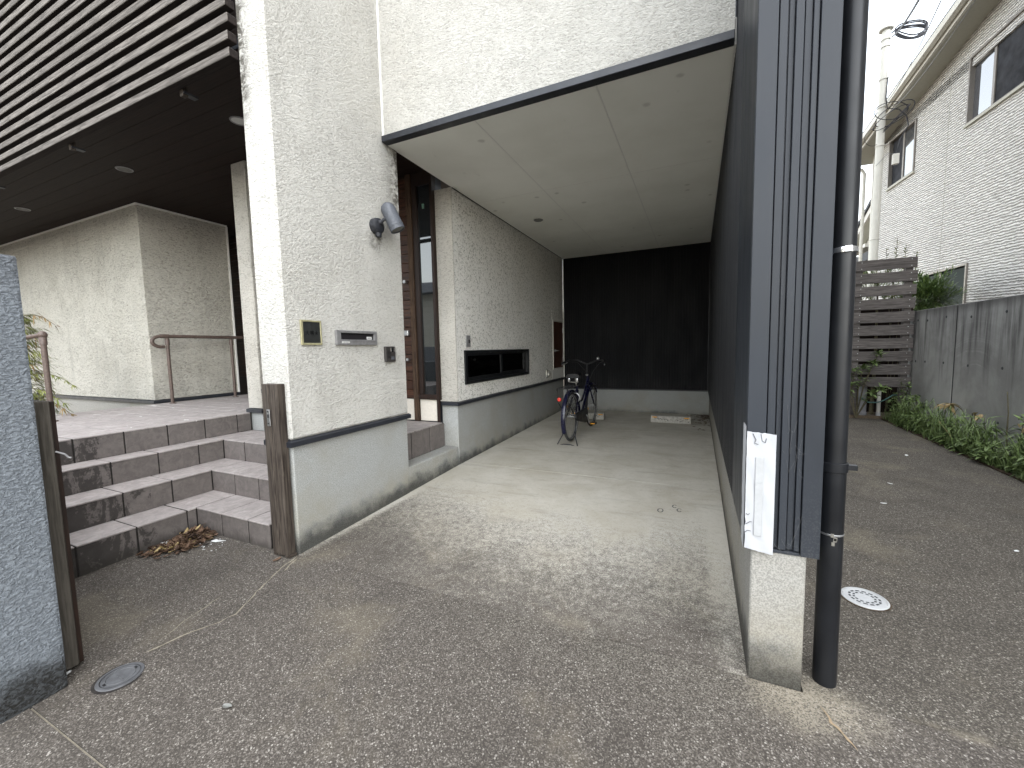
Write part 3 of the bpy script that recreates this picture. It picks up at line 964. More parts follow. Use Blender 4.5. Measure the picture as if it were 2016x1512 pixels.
# back wall and right wall: ribbed black siding on concrete upstands
def ribbed(a0, a1, pitch, depth):
    """zigzag profile of vertical ribs between a0 and a1: list of (along, out)"""
    out = []
    n = int(round((a1 - a0) / pitch))
    p = (a1 - a0) / n
    for i in range(n):
        s = a0 + i * p
        out += [(s, 0.0), (s + 0.10 * p, depth), (s + 0.55 * p, depth), (s + 0.65 * p, 0.0)]
    out.append((a1, 0.0))
    return out
mb = MB()
pr = ribbed(-2.353, 0.172, 0.045, 0.010)
for (a, b), (c, d) in zip(pr[:-1], pr[1:]):
    mb.quad((a, 7.645 - b, 0.487), (c, 7.645 - d, 0.487), (c, 7.645 - d, 2.9615), (a, 7.645 - b, 2.9615))
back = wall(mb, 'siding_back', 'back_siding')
wall(MB().box(-2.36, 0.19, 7.648, 7.80, 0.487, 3.1), 'flashing', 'back_wall_core')
wall(MB().box(-2.355, 0.174, 7.622, 7.6475, 0.470, 0.4865), 'flashing', 'base_flashing')
wall(MB().box(-2.364, 0.204, 7.642, 7.80, -0.1, 0.469), 'base', 'back_wall_base')
mb = MB()
pr = ribbed(2.36, 7.642, 0.045, 0.010)
for (a, b), (c, d) in zip(pr[:-1], pr[1:]):
    mb.quad((0.188 - b, a, 0.474), (0.188 - b, a, 8.0), (0.188 - d, c, 8.0), (0.188 - d, c, 0.474))
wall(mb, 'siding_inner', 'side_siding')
wall(MB().box(0.1895, 0.405, 1.80, 7.80, 0.474, 8.0), 'flashing', 'side_wall_core')
wall(MB().box(0.202, 0.3805, 1.757, 7.6415, -0.15, 0.4715), 'base_pale', 'side_wall_base', 0.005)
wall(MB().box(0.1795, 0.206, 1.76, 7.64, 0.466, 0.4735), 'flashing', 'base_flashing')
# return of the corner trim on the carport side
for y0, y1, xx in ((1.757, 1.862, 0.1765), (1.864, 2.015, 0.1775), (2.018, 2.185, 0.1785), (2.188, 2.355, 0.1785)):
    MB().box(xx, 0.187, y0, y1, 0.4755, 8.0).obj('corner_return', M['siding'], H, bevel=0.002)

# front of the wing wall: folded metal trims and ribs
column = wall(MB().box(0.1885, 0.405, 1.772, 1.7995, 0.4755, 8.0), 'flashing', 'column_backing')
for nm, x0, x1, y in (('corner_trim', 0.1775, 0.2385, 1.7455), ('rib', 0.2425, 0.2670, 1.7535), ('rib', 0.2715, 0.2873, 1.7625), ('rib', 0.2892, 0.3131, 1.7500),
                      ('rib', 0.3170, 0.3372, 1.7625), ('rib', 0.3395, 0.3558, 1.7535), ('corner_trim', 0.3590, 0.4165, 1.7455)):
    MB().box(x0, x1, y, 1.7715, 0.466 if nm == 'corner_trim' else 0.480, 8.0).obj(nm, M['siding'], H, bevel=0.0012)
MB().box(0.2395, 0.358, 1.752, 1.7985, 0.463, 0.4745).obj('drip_edge', M['siding'], H, bevel=0.001)
MB().box(0.4055, 0.4165, 1.7725, 1.86, 0.470, 8.0).obj('corner_return', M['siding'], H, bevel=0.001)
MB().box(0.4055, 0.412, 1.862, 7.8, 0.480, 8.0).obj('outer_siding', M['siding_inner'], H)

# cobweb threads across the ribs
rw_ = random.Random(12)
cw = MB()
for i in range(26):
    z0 = rw_.choice((0.49, 0.50, 0.78, 0.85, 0.93))
    x0 = rw_.uniform(0.30, 0.36) if z0 > 0.6 else rw_.uniform(0.27, 0.36)
    x1 = min(0.362, max(0.262, x0 + rw_.uniform(-0.035, 0.035)))
    z1 = z0 + rw_.uniform(-0.03, 0.12)
    cw.tube([(x0, 1.7445, z0), ((x0 + x1) / 2, 1.7440, (z0 + z1) / 2 - 0.004), (x1, 1.7445, z1)], 0.0003, 4)
stuff(cw.obj('cobweb', plain('cobweb_thread', (0.13, 0.13, 0.13), 0.9), H))

# porch: stub wall, storage block, soffit, door walls
wall(MB().box(-4.28, -4.07, 2.718, 3.70, 0.70, 3.158), 'stucco_comb', 'stub_wall', 0.006)
wall(MB().box(-4.268, -4.08, 2.730, 3.70, 0.40, 0.657), 'base', 'wall_base')
wall(trim_poly([(-4.28, 3.69), (-4.28, 2.718), (-4.07, 2.718), (-4.07, 3.69)]), 'flashing', 'base_flashing')
wall(MB().box(-13.0, -6.34, 2.834, 3.905, 0.70, 3.150), 'stucco_comb_far', 'storage_block', 0.006)
wall(MB().box(-13.0, -6.352, 2.846, 3.90, 0.10, 0.657), 'base_pale', 'wall_base')
wall(trim_poly([(-13.0, 2.834), (-6.34, 2.834), (-6.34, 3.90)]), 'flashing', 'base_flashing')
wall(MB().box(-13.0, -6.330, 2.822, 2.8335, 3.138, 3.158), 'white_paint', 'ceiling_bead')
wall(MB().box(-6.3395, -6.328, 2.834, 3.90, 3.138, 3.158), 'white_paint', 'ceiling_bead')
wall(MB().box(-6.3395, -6.325, 3.885, 3.905, 0.70, 3.137), 'white_paint', 'corner_bead')
wall(MB().box(-8.0, -4.285, 4.30, 4.42, 0.5, 3.158), 'door_frame', 'door_wall')
sof = wall(MB().box(-13.0, -2.362, 1.79, 4.4, 3.175, 3.25), 'flashing', 'porch_soffit')
for i in range(17):
    y0 = 1.79 + i * 0.153
    if y0 > 4.3:
        break
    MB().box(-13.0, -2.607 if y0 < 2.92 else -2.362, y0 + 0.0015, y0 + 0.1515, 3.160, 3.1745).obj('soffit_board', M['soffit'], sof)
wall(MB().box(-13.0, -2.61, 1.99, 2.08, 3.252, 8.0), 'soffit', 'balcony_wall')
wall(MB().box(-4.07, -2.575, 3.78, 3.90, 0.40, 3.158), 'flashing', 'door_wall')

# slatted screen over the porch
for i in range(22):
    z = 3.058 + i * 0.0962
    w = random.uniform(-0.012, 0.010)
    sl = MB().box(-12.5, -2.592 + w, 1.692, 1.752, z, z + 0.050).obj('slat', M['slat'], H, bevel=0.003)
    sl.data.materials.append(M['slat_shade'])       # only the outer face has bleached, elsewhere shade is painted into the stain
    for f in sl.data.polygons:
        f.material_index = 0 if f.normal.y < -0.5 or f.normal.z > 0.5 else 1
for x in (-3.22, -4.86, -6.60, -8.4, -10.2):
    MB().box(x - 0.02, x + 0.02, 1.7535, 1.783, 3.02, 5.2).obj('slat_upright', M['post'], H)
    MB().box(x - 0.012, x + 0.035, 1.754, 1.84, 3.032, 3.044).obj('slat_bracket', M['flashing'], H)

# entrance door and sidelight seen between pillar and carport wall
door = MB().box(-4.05, -2.905, 3.735, 3.775, 0.72, 3.15).obj('entrance_door', M['door_frame'], H)
for i in range(24):
    z = 0.725 + i * 0.10
    MB().box(-4.02, -2.912, 3.715 - random.uniform(0, 0.007), 3.7345, z + 0.002, z + 0.097).obj('door_plank', M['door'], door, bevel=0.002)
for z, r in ((2.02, 0.018), (1.165, 0.016)):
    MB().lathe([(0.0, 0.05), (r, 0.05), (r, 0.02), (r * 0.6, 0.015), (r * 0.6, 0.0)], (-2.945, 3.712, z), (0, -1, 0), 12).obj('door_knob', M['steel'], door, smooth=True)
MB().box(-2.98, -2.925, 3.668, 3.713, 1.43, 1.49).obj('door_lock', M['steel'], door, bevel=0.005)
MB().box(-2.90, -2.836, 3.690, 3.775, 0.475, 3.15).obj('door_post', M['door_post'], H, bevel=0.004)
side = MB().slab('y', 3.712, 3.760, (-2.8345, -2.5565), (0.716, 3.15), [(-2.775, -2.590, 0.776, 3.02)]).obj('sidelight_window', M['door_frame'], H)
MB().box(-2.7745, -2.5905, 3.735, 3.741, 0.7765, 3.0195).obj('pane', M['glass_dark'], side)
MB().box(-2.8345, -2.590, 3.690, 3.7115, 0.722, 0.772).obj('window_sill', M['door_frame'], side, bevel=0.004)
MB().box(-2.588, -2.557, 3.690, 3.7115, 0.475, 3.15).obj('window_stile', M['door_frame'], side)
MB().box(-2.715, -2.690, 3.728, 3.7345, 2.78, 2.83).obj('alarm_sticker', plain('green_sticker', (0.12, 0.22, 0.17), 0.5), side)
for x0, x1 in ((-2.834, -2.590), (-4.05, -2.9015)):
    MB().box(x0, x1, 3.722, 3.760, 0.476, 0.7145).obj('plinth_panel', M['cream_panel'], H, bevel=0.002)
# second door at the far side of the porch
d2 = MB().box(-6.9, -4.95, 4.255, 4.298, 0.66, 3.15).obj('entrance_door', M['door_frame'], H)
for i in range(24):
    z = 0.90 + i * 0.093
    MB().box(-6.85, -5.0, 4.238, 4.2545, z + 0.002, z + 0.090).obj('door_plank', M['door'], d2, bevel=0.002)
MB().box(-4.90, -4.32, 4.255, 4.298, 0.66, 0.90).obj('plinth_panel', M['cream_panel'], H)
MB().box(-4.92, -4.30, 4.230, 4.2545, 0.905, 0.955).obj('window_sill', M['door_frame'], H)

# low sliding window in the carport wall
lw = MB().slab('x', -2.43, -2.338, (WIN[0], WIN[1]), (WIN[2], WIN[3]), [(WIN[0] + 0.035, WIN[1] - 0.035, WIN[2] + 0.035, WIN[3] - 0.035)]).obj('low_window', M['blackframe'], H, bevel=0.003)
ym = 4.86
MB().slab('x', -2.372, -2.350, (WIN[0] + 0.036, ym + 0.02), (WIN[2] + 0.036, WIN[3] - 0.036), [(WIN[0] + 0.075, ym - 0.03, WIN[2] + 0.075, WIN[3] - 0.065)]).obj('sash', M['blackframe'], lw)
MB().slab('x', -2.405, -2.380, (ym - 0.02, WIN[1] - 0.036), (WIN[2] + 0.036, WIN[3] - 0.036), [(ym + 0.055, WIN[1] - 0.105, WIN[2] + 0.085, WIN[3] - 0.060)]).obj('sash', M['blackframe'], lw)
MB().box(-2.363, -2.359, WIN[0] + 0.075, ym - 0.03, WIN[2] + 0.075, WIN[3] - 0.065).obj('pane', M['clear'], lw)
MB().box(-2.394, -2.390, ym + 0.055, WIN[1] - 0.105, WIN[2] + 0.085, WIN[3] - 0.060).obj('pane', M['clear'], lw)
room = MB().box(-3.1, -2.56, 3.85, 6.1, 0.80, 1.36)
room.f = [f for f in room.f if f != (1, 2, 6, 5)]
room.obj('room_interior', M['room'], lw)
MB().box(-2.452, -2.436, 5.46, 5.755, 0.90, 1.235).obj('blind', M['pane_backing'], lw)
MB().box(-2.452, -2.440, 4.72, 4.745, 0.92, 1.22).obj('blind', M['pane_backing'], lw)
MB().box(-2.47, -2.455, 3.95, 5.45, 0.90, 1.235).obj('pane_backing', M['slot'], lw)  # added dark sheet, gives the pane the tone of the dim room
# closet door
cd = MB().box(-2.375, -2.360, CLO[0] + 0.004, CLO[1] - 0.004, CLO[2] + 0.004, CLO[3] - 0.004).obj('closet_door', M['closet'], H, bevel=0.002)
MB().slab('x', -2.38, -2.344, (CLO[0] - 0.018, CLO[1]), (CLO[2] - 0.014, CLO[3] + 0.014), [(CLO[0], CLO[1] - 0.003, CLO[2], CLO[3])]).obj('door_casing', M['cream_trim'], cd)
hb = MB().lathe([(0.0, 0.02), (0.025, 0.02), (0.025, 0.0)], (-2.36, 7.10, 1.215), (1, 0, 0), 12)
hb.tube([(-2.345, 7.10, 1.215), (-2.315, 7.10, 1.215), (-2.312, 7.20, 1.215)], 0.009, 8)
hb.obj('door_handle', M['steel'], cd, smooth=True)
for z in (1.0, 1.55):
    MB().box(-2.362, -2.348, 7.585, 7.61, z, z + 0.09).obj('hinge', M['steel'], cd)

# ---------------------------------------------------------------- entrance steps
steps = thing('entrance_steps', 'mauve tiled entrance steps rising in an angle to the porch', 'steps', (-3.44, 1.74, -0.06))
TZ = (0.11, 0.29, 0.47, 0.655)
CX = (-3.44, -3.735, -4.03, -4.245)        # risers facing right
CY = (1.735, 2.02, 2.30)                   # risers facing the street
Y0 = 0.70                                  # near end of the flight
tile_cache = {}
def tile(x0, x1, y0, y1, z0, z1, riser=False):
    d = (round(x1 - x0, 3), round(y1 - y0, 3), round(z1 - z0, 3), riser)
    if d not in tile_cache:
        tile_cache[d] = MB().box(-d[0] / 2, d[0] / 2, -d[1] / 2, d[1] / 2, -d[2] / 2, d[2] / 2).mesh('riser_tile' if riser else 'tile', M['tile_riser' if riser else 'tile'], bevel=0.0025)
    c = Vector(((x0 + x1) / 2, (y0 + y1) / 2, (z0 + z1) / 2)) - Vector((-3.44, 1.74, -0.06))
    j = (R_.uniform(-0.0012, 0.0012), R_.uniform(-0.0012, 0.0012), R_.uniform(-0.001, 0.001))
    inst('riser_tile' if riser else 'tile', tile_cache[d], steps, c + Vector(j))
G = 0.010
T = 0.012
def split(a, b, origin, pitch=0.3):
    """cut a..b at joints lying on origin + k*pitch"""
    k0 = math.ceil((a - origin) / pitch - 1e-6)
    pts = [a]
    k = k0
    while origin + k * pitch < b - 1e-6:
        p = origin + k * pitch
        if p > a + 0.02:
            pts.append(p)
        k += 1
    if len(pts) > 1 and b - pts[-1] < 0.03:
        pts[-1] = b
    else:
        pts.append(b)
    return list(zip(pts[:-1], pts[1:]))
TC = 0.004
core = MB()
core.box(-4.27, CX[0] + 0.0 - TC, Y0, 2.9, -0.15, TZ[0] - TC)
core.box(CX[0] - TC - 0.001, -2.62, CY[0] + TC, 2.9, -0.15, TZ[0] - TC)
core.box(-4.27, CX[1] - TC, Y0 + 0.001, 2.9, -0.14, TZ[1] - TC)
core.box(CX[1] - TC - 0.001, -2.622, CY[1] + TC, 2.9, -0.14, TZ[1] - TC)
core.box(-4.27, CX[2] - TC, Y0 + 0.002, 2.9, -0.13, TZ[2] - TC)
core.box(CX[2] - TC - 0.001, -2.624, CY[2] + TC, 2.9, -0.13, TZ[2] - TC)
core.box(-4.268, -2.53 - TC, 2.925, 3.71, -0.12, TZ[2] - TC - 0.001)
core.box(-6.31, CX[3] - TC, Y0 + 0.003, 2.717, -0.12, TZ[3] - TC)
core.box(-6.31, -4.283, 2.717, 4.25, -0.12, TZ[3] - TC - 0.001)
core.obj('stair_core', M['grout'], steps)
YO = 1.070
for k in range(3):
    z, x, y = TZ[k], CX[k], CY[k]
    zb = (-0.11 if k == 0 else TZ[k - 1] + 0.001)
    # treads: strip along Y then strip along X
    for a, b in split(Y0, y, YO + 0.06 * k):
        tile(CX[k + 1] - T if k < 3 else x, x + 0.004, a + G / 2, b - G / 2, z - T + 0.001, z)
    xo = x + 0.0
    if k < 2:
        for a, b in split(CX[k + 1] - T, -2.612, x):
            tile(a + G / 2, b - G / 2, y - 0.004, CY[k + 1] + T, z - T + 0.001, z)
    # risers
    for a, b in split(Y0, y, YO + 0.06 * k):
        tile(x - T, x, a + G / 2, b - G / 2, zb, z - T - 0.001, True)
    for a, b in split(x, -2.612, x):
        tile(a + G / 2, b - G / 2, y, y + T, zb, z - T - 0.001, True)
# landing between the doors
for c, d in split(CY[2] - 0.004, 2.712, CY[2]):
    tile(CX[3] + 0.002, -4.068, c + G / 2, d - G / 2, TZ[2] - T + 0.001, TZ[2])
for a, b in split(-4.065, -2.612, CX[2]):
    for c, d in split(CY[2] - 0.004, 2.92, CY[2]):
        tile(a + G / 2, b - G / 2, c + G / 2, d - G / 2, TZ[2] - T + 0.001, TZ[2])
for a, b in split(-4.065, -2.526, CX[2]):
    for c, d in split(2.92, 3.705, 2.92):
        tile(a + G / 2, b - G / 2, c + G / 2, d - G / 2, TZ[2] - T + 0.001, TZ[2])
for c, d in split(2.92, 3.735, 3.46):
    tile(-2.53 - T, -2.53, c + G / 2, d - G / 2, 0.205, TZ[2] - T - 0.001, True)
# top step and porch floor
for a, b in split(Y0, 2.712, YO):
    tile(CX[3] - T, CX[3], a + G / 2, b - G / 2, TZ[2] + 0.001, TZ[3] - T - 0.001, True)
for c, d in split(Y0, 2.712, YO) + split(2.716, 4.23, YO):
    for a, b in split(-6.31, CX[3] + 0.004 if d < 2.72 else -4.287, CX[3] - 0.296):
        tile(a + G / 2, b - G / 2, c + G / 2, d - G / 2, TZ[3] - T + 0.001, TZ[3])
# concrete step on the carport side
cs = MB().box(-2.70, -2.368, 2.908, 3.754, -0.12, 0.2025).obj('concrete_step', M['base'], steps, bevel=0.008)
# ---------------------------------------------------------------- gate posts, gate pier, handrails
gp = thing('gate_pier', 'rough grey stuccoed gate pier, mouldy at its foot', 'pier', (-2.6, 0.57, -0.11))
MB().box(-2.95, -2.352, 0.472, 0.668, -0.2, 1.645).obj('pier_body', M['stucco_grey'], gp, bevel=0.012, seg=2)

MB().box(-6.40, -2.951, 0.50, 0.64, -0.2, 1.05).obj('side_wall', M['stucco_grey'], gp, bevel=0.01)

pl = thing('gate_post', 'greyed wooden gate post fixed to the grey pier', 'post', (-2.52, 0.71, -0.10), group='gate posts of the missing gate')
MB().box(-2.60, -2.447, 0.672, 0.735, -0.085, 1.08).obj('post_body', M['post_grey'], pl, bevel=0.004)
MB().box(-2.60, -2.458, 0.7355, 0.752, -0.085, 1.075).obj('gate_stop', M['door_frame'], pl, bevel=0.002)
MB().tube([(-2.445, 0.735, 0.865), (-2.43, 0.757, 0.85), (-2.425, 0.765, 0.835), (-2.42, 0.772, 0.832)], 0.004, 6).obj('hook_wire', M['alu'], pl)

pr_ = thing('gate_post', 'dark brown grooved gate post fixed to the white pillar', 'post', (-2.4610, 1.72, -0.07), group='gate posts of the missing gate')
poly = [(-2.5330, 1.750), (-2.5330, 1.700), (-2.5270, 1.694), (-2.4660, 1.690), (-2.4620, 1.700), (-2.4540, 1.700), (-2.4500, 1.688), (-2.3910, 1.690), (-2.3830, 1.697), (-2.3830, 1.750)]
MB().prism(poly, 'z', -0.045, 1.066).obj('post_body', M['post'], pr_, bevel=0.003)
mb = MB()
mb.box(-2.4810, -2.4530, 1.684, 1.6885, 0.80, 0.905)
mb.obj('strike_plate', M['steel'], pr_, bevel=0.001)
mb = MB()
for z in (0.812, 0.853, 0.888):
    mb.box(-2.4730, -2.4610, 1.6815, 1.6835, z, z + (0.022 if z > 0.84 and z < 0.87 else 0.008))
mb.obj('strike_hole', M['black'], pr_)
mb = MB()
mb.box(-2.5390, -2.5335, 1.70, 1.735, 1.005, 1.035)
mb.obj('hinge', M['lamp_black'], pr_)
mb = MB()
for x, w, h in ((-2.5210, 0.03, 0.035), (-2.4810, 0.05, 0.018), (-2.4110, 0.04, 0.03)):
    mb.box(x, x + w, 1.692, 1.748, -0.045 - h * 0.4, -0.0455)
mb.obj('rotten_foot', M['post'], pr_)

def rail_fit(mb, p, r):
    mb.sphere(p, r, 12, 8)
hr = thing('handrail', 'brown pipe handrail with curled end beside the porch storage wall', 'handrail', (-6.11, 2.92, 0.655), group='brown porch handrails')
for y in (2.92, 3.70):
    mb = MB().cyl((-6.11, y, 0.655), (-6.11, y, 1.490), 0.019, 12)
    mb.lathe([(0.0, 0.012), (0.036, 0.010), (0.040, 0.0)], (-6.11, y, 0.655), (0, 0, 1), 14)
    mb.lathe([(0.021, -0.10), (0.025, -0.10), (0.025, -0.02), (0.021, -0.015)], (-6.11, y, 1.50), (0, 0, 1), 12)
    mb.obj('rail_post', M['rail'], hr, smooth=True)
curl = [(-6.11, 3.86, 1.512), (-6.11, 2.86, 1.512)] + [(-6.11, 2.86 - 0.10 * math.sin(math.radians(a)), 1.445 + 0.067 * math.cos(math.radians(a))) for a in range(15, 200, 20)]
MB().tube(curl, 0.021, 12).obj('rail_bar', M['rail'], hr, smooth=True)
mb = MB()
rail_fit(mb, (-6.11, 2.86, 1.512), 0.027)
mb.lathe([(0.021, -0.04), (0.027, -0.04), (0.027, 0.04), (0.021, 0.04)], (-6.11, 2.90, 1.512), (0, 1, 0), 12)
mb.obj('rail_joint', M['rail'], hr, smooth=True)

hl = thing('handrail', 'brown pipe handrail post with ball joint above the gate pier edge', 'handrail', (-5.64, 1.70, 0.655), group='brown porch handrails')
mb = MB().cyl((-5.64, 1.70, 0.655), (-5.64, 1.70, 1.47), 0.022, 12)
mb.lathe([(0.0, 0.012), (0.038, 0.010), (0.042, 0.0)], (-5.64, 1.70, 0.655), (0, 0, 1), 14)
mb.lathe([(0.024, -0.09), (0.028, -0.09), (0.028, -0.02), (0.024, -0.015)], (-5.64, 1.70, 1.48), (0, 0, 1), 12)
mb.obj('rail_post', M['rail'], hl, smooth=True)
mb = MB()
rail_fit(mb, (-5.64, 1.70, 1.485), 0.036)
mb.obj('rail_joint', M['rail'], hl, smooth=True)
MB().tube([(-5.64, 1.70, 1.485), (-6.35, 1.32, 1.36), (-7.4, 0.8, 1.05)], 0.020, 12).obj('rail_bar', M['rail'], hl, smooth=True)
MB().cyl((-7.4, 0.8, 0.2), (-7.4, 0.8, 1.06), 0.02, 10).obj('rail_post', M['rail'], hl, smooth=True)

# ---------------------------------------------------------------- fittings on the white pillar
XF = -2.355
npz = thing('nameplate', 'square dark nameplate in a brass frame on the white pillar', 'nameplate', (XF, 1.942, 1.39))
MB().slab('x', XF + 0.001, XF + 0.014, (1.862, 2.022), (1.310, 1.474), [(1.878, 2.012, 1.323, 1.463)]).obj('frame', M['brass'], npz, bevel=0.0015)
MB().box(XF + 0.002, XF + 0.009, 1.8785, 2.0115, 1.3235, 1.4625).obj('plate', M['nameplate'], npz)
try:
    cu = bpy.data.curves.new('lettering', 'FONT')
    cu.body = "大場\u2605"
    cu.size = 0.034
    cu.align_x = 'CENTER'
    cu.align_y = 'CENTER'
    cu.extrude = 0.0006
    cu.space_character = 1.15
    tmp = bpy.data.objects.new('lettering_curve', cu)
    col.objects.link(tmp)
    dg = bpy.context.evaluated_depsgraph_get()
    me = bpy.data.meshes.new_from_object(tmp.evaluated_get(dg))
    bpy.data.objects.remove(tmp)
    me.name = 'lettering'
    me.materials.clear()
    me.materials.append(M['nameplate_ink'])
    Mx = Matrix(((0, 0, 1, XF + 0.0096), (1, 0, 0, 1.945), (0, 1, 0, 1.388), (0, 0, 0, 1)))
    me.transform(WM[npz.name].inverted() @ Mx)
    lo = bpy.data.objects.new('lettering', me)
    col.objects.link(lo)
    lo.parent = npz
except Exception as e:
    print('lettering failed', e)

ms = thing('letterbox', 'aluminium letterbox slot with dark flap on the white pillar', 'letterbox', (XF, 2.342, 1.36))
MB().slab('x', XF + 0.001, XF + 0.022, (2.140, 2.543), (1.311, 1.417), [(2.180, 2.513, 1.350, 1.398)]).obj('frame', M['alu'], ms, bevel=0.004, seg=2)
MB().box(XF + 0.002, XF + 0.008, 2.1805, 2.5125, 1.3505, 1.3975).obj('flap', plain('flap_black', (0.020, 0.018, 0.020), 0.35, 0.5), ms)
MB().box(XF + 0.0085, XF + 0.014, 2.181, 2.512, 1.389, 1.3975).obj('flap_edge', M['black'], ms)
MB().box(XF + 0.0225, XF + 0.026, 2.165, 2.53, 1.3405, 1.345).obj('lower_lip', M['alu'], ms)
for n, y0, y1, z0, z1, xx in (('sticker', 2.442, 2.494, 1.353, 1.374, XF + 0.0082), ('sticker', 2.183, 2.255, 1.324, 1.3365, XF + 0.0222)):
    s_ = MB().box(xx, xx + 0.001, y0, y1, z0, z1).obj(n, M['sticker'], ms)
    mb = MB()
    w = y1 - y0
    for k in range(5):
        mb.box(xx + 0.0011, xx + 0.0014, y0 + w * (0.16 + 0.14 * k), y0 + w * (0.25 + 0.14 * k), z0 + (z1 - z0) * 0.35, z0 + (z1 - z0) * (0.55 + 0.12 * (k % 2)))
    mb.obj('print', M['ink'], s_)

ic = thing('intercom', 'small dark intercom panel below and right of the letterbox', 'intercom', (XF, 2.69, 1.235))
MB().box(XF + 0.001, XF + 0.026, 2.632, 2.748, 1.171, 1.299).obj('case', plain('intercom_brown', (0.040, 0.036, 0.034), 0.4, 0.5), ic, bevel=0.006, seg=2)
MB().box(XF + 0.0262, XF + 0.0285, 2.69, 2.731, 1.255, 1.289).obj('camera_window', M['glass_dark'], ic, bevel=0.002)
mb = MB()
for k in range(6):
    mb.box(XF + 0.0262, XF + 0.0275, 2.645, 2.685, 1.205 + 0.011 * k, 1.209 + 0.011 * k)
mb.obj('speaker_grille', M['black'], ic)
MB().box(XF + 0.0262, XF + 0.029, 2.695, 2.725, 1.190, 1.215).obj('call_button', M['lamp_grey'], ic, bevel=0.003)
MB().box(XF + 0.004, XF + 0.024, 2.7485, 2.7515, 1.182, 1.290).obj('side_strip', M['alu'], ic)

sp = thing('spotlight', 'grey cylindrical spotlight on an arm on the white pillar', 'wall lamp', (XF, 2.60, 2.25))
MB().lathe([(0.0, 0.058), (0.040, 0.058), (0.058, 0.046), (0.062, 0.03), (0.062, 0.0)], (XF + 0.001, 2.60, 2.252), (1, 0, 0), 24).obj('wall_base', M['lamp_black'], sp, smooth=True)
mb = MB().lathe([(0.0, 0.03), (0.022, 0.028), (0.026, 0.0)], (XF + 0.035, 2.60, 2.195), (0, 0, -1), 14)
mb.box(XF + 0.022, XF + 0.05, 2.585, 2.615, 2.164, 2.20)
mb.obj('cable_gland', M['lamp_black'], sp, smooth=True)
mb = MB().tube([(XF + 0.05, 2.60, 2.272), (XF + 0.085, 2.608, 2.293), (XF + 0.115, 2.622, 2.315)], 0.013, 10)
mb.sphere((XF + 0.058, 2.60, 2.276), 0.020, 12, 8)
mb.obj('arm', M['lamp_black'], sp, smooth=True)
hd = Vector((0.36, 0.17, -0.91)).normalized()
h0 = Vector((XF + 0.132, 2.655, 2.315)) - hd * 0.075
head = MB().lathe([(0.001, -0.048), (0.024, -0.044), (0.043, -0.031), (0.055, -0.011), (0.058, 0.010), (0.058, 0.135), (0.060, 0.137), (0.060, 0.150), (0.058, 0.152), (0.058, 0.180), (0.053, 0.181), (0.053, 0.170)], h0, hd, 28).obj('lamp_head', M['lamp_grey'], sp, smooth=True)
MB().lathe([(0.0, 0.176), (0.036, 0.175), (0.0528, 0.171)], h0, hd, 24).obj('lens', M['lens'], sp, smooth=True)

# ---------------------------------------------------------------- other fittings of the carport
sw = thing('key_switch', 'slim metal key switch plate above the low window', 'switch', (XF, 3.997, 1.357))
MB().box(XF + 0.001, XF + 0.012, 3.953, 4.041, 1.292, 1.421).obj('plate', M['alu'], sw, bevel=0.003)
MB().box(XF + 0.0122, XF + 0.016, 3.995, 4.020, 1.335, 1.372).obj('key_hole', M['black'], sw)
tp = thing('outdoor_socket', 'small white outdoor socket low on the carport wall', 'socket', (XF, 6.66, 0.84))
MB().prism([(XF + 0.001, 0.775), (XF + 0.05, 0.79), (XF + 0.055, 0.82), (XF + 0.02, 0.89), (XF + 0.001, 0.892)], 'y', 6.60, 6.72)\
    .obj('hood', M['cream_trim'], tp, bevel=0.006)
MB().tube([(XF + 0.01, 6.585, 0.76), (XF + 0.03, 6.582, 0.765), (XF + 0.035, 6.58, 0.86), (XF + 0.02, 6.585, 0.905), (XF + 0.01, 6.60, 0.91)], 0.006, 6).obj('wire', M['cable'], tp)
def downlight(x, y, z, label, r=0.058, bright=False):
    d = thing('downlight', label, 'downlight', (x, y, z), group='recessed downlights')
    MB().lathe([(r * 0.86, 0.0), (r * 0.86, 0.006), (r, 0.006), (r * 1.04, 0.0)], (x, y, z), (0, 0, -1), 24).obj('ring', M['alu'], d, smooth=True)
    MB().lathe([(0.0, 0.004), (r * 0.85, 0.002)], (x, y, z), (0, 0, -1), 24).obj('lens', M['sticker'] if bright else M['lens' if z < 3 else 'lens_dim'], d, smooth=True)
downlight(-3.43, 2.28, 3.159, 'downlight in the dark soffit, half behind the white pillar', 0.068, True)
downlight(-5.32, 2.31, 3.159, 'middle downlight in the dark porch soffit', 0.068, False)
downlight(-7.81, 2.31, 3.159, 'downlight in the dark soffit nearest the left picture edge', 0.068, False)
downlight(-1.933, 5.205, 2.949, 'single downlight in the white carport ceiling', 0.060, False)

# parking stops
def wheel_stop(x, y, rz, label):
    t = thing('parking_stop', label, 'parking stop', (x, y, gz(y)), rz, 'concrete parking stops')
    MB().prism([(-0.06, 0.0), (-0.045, 0.095), (-0.035, 0.105), (0.04, 0.105), (0.06, 0.0)], 'x', -0.293, 0.293).obj('block', M['wheel_stop'], t, local=True, bevel=0.006)
    for s in (-1, 1):
        MB().box(s * 0.235 - 0.036, s * 0.235 + 0.036, -0.0535, -0.044, 0.076, 0.092).obj('reflector', M['amber'], t, local=True)
    mb = MB()
    rr = random.Random(int(abs(x) * 100))
    for x0, x1 in ((-0.24, -0.03), (0.10, 0.27)):
        xx = x0
        while xx < x1:
            w = rr.uniform(0.008, 0.035)
            zz = rr.uniform(0.02, 0.07)
            y_ = -0.06 + zz * 0.158 - 0.0012
            mb.box(xx, min(xx + w, x1), y_, y_ + 0.004, zz, zz + rr.uniform(0.003, 0.012))
            xx += w * rr.uniform(0.5, 1.2)
    mb.obj('worn_print', M['ink'], t, local=True)
    return t
wheel_stop(-0.362, 6.80, 0.0, 'concrete parking stop near the right carport wall')
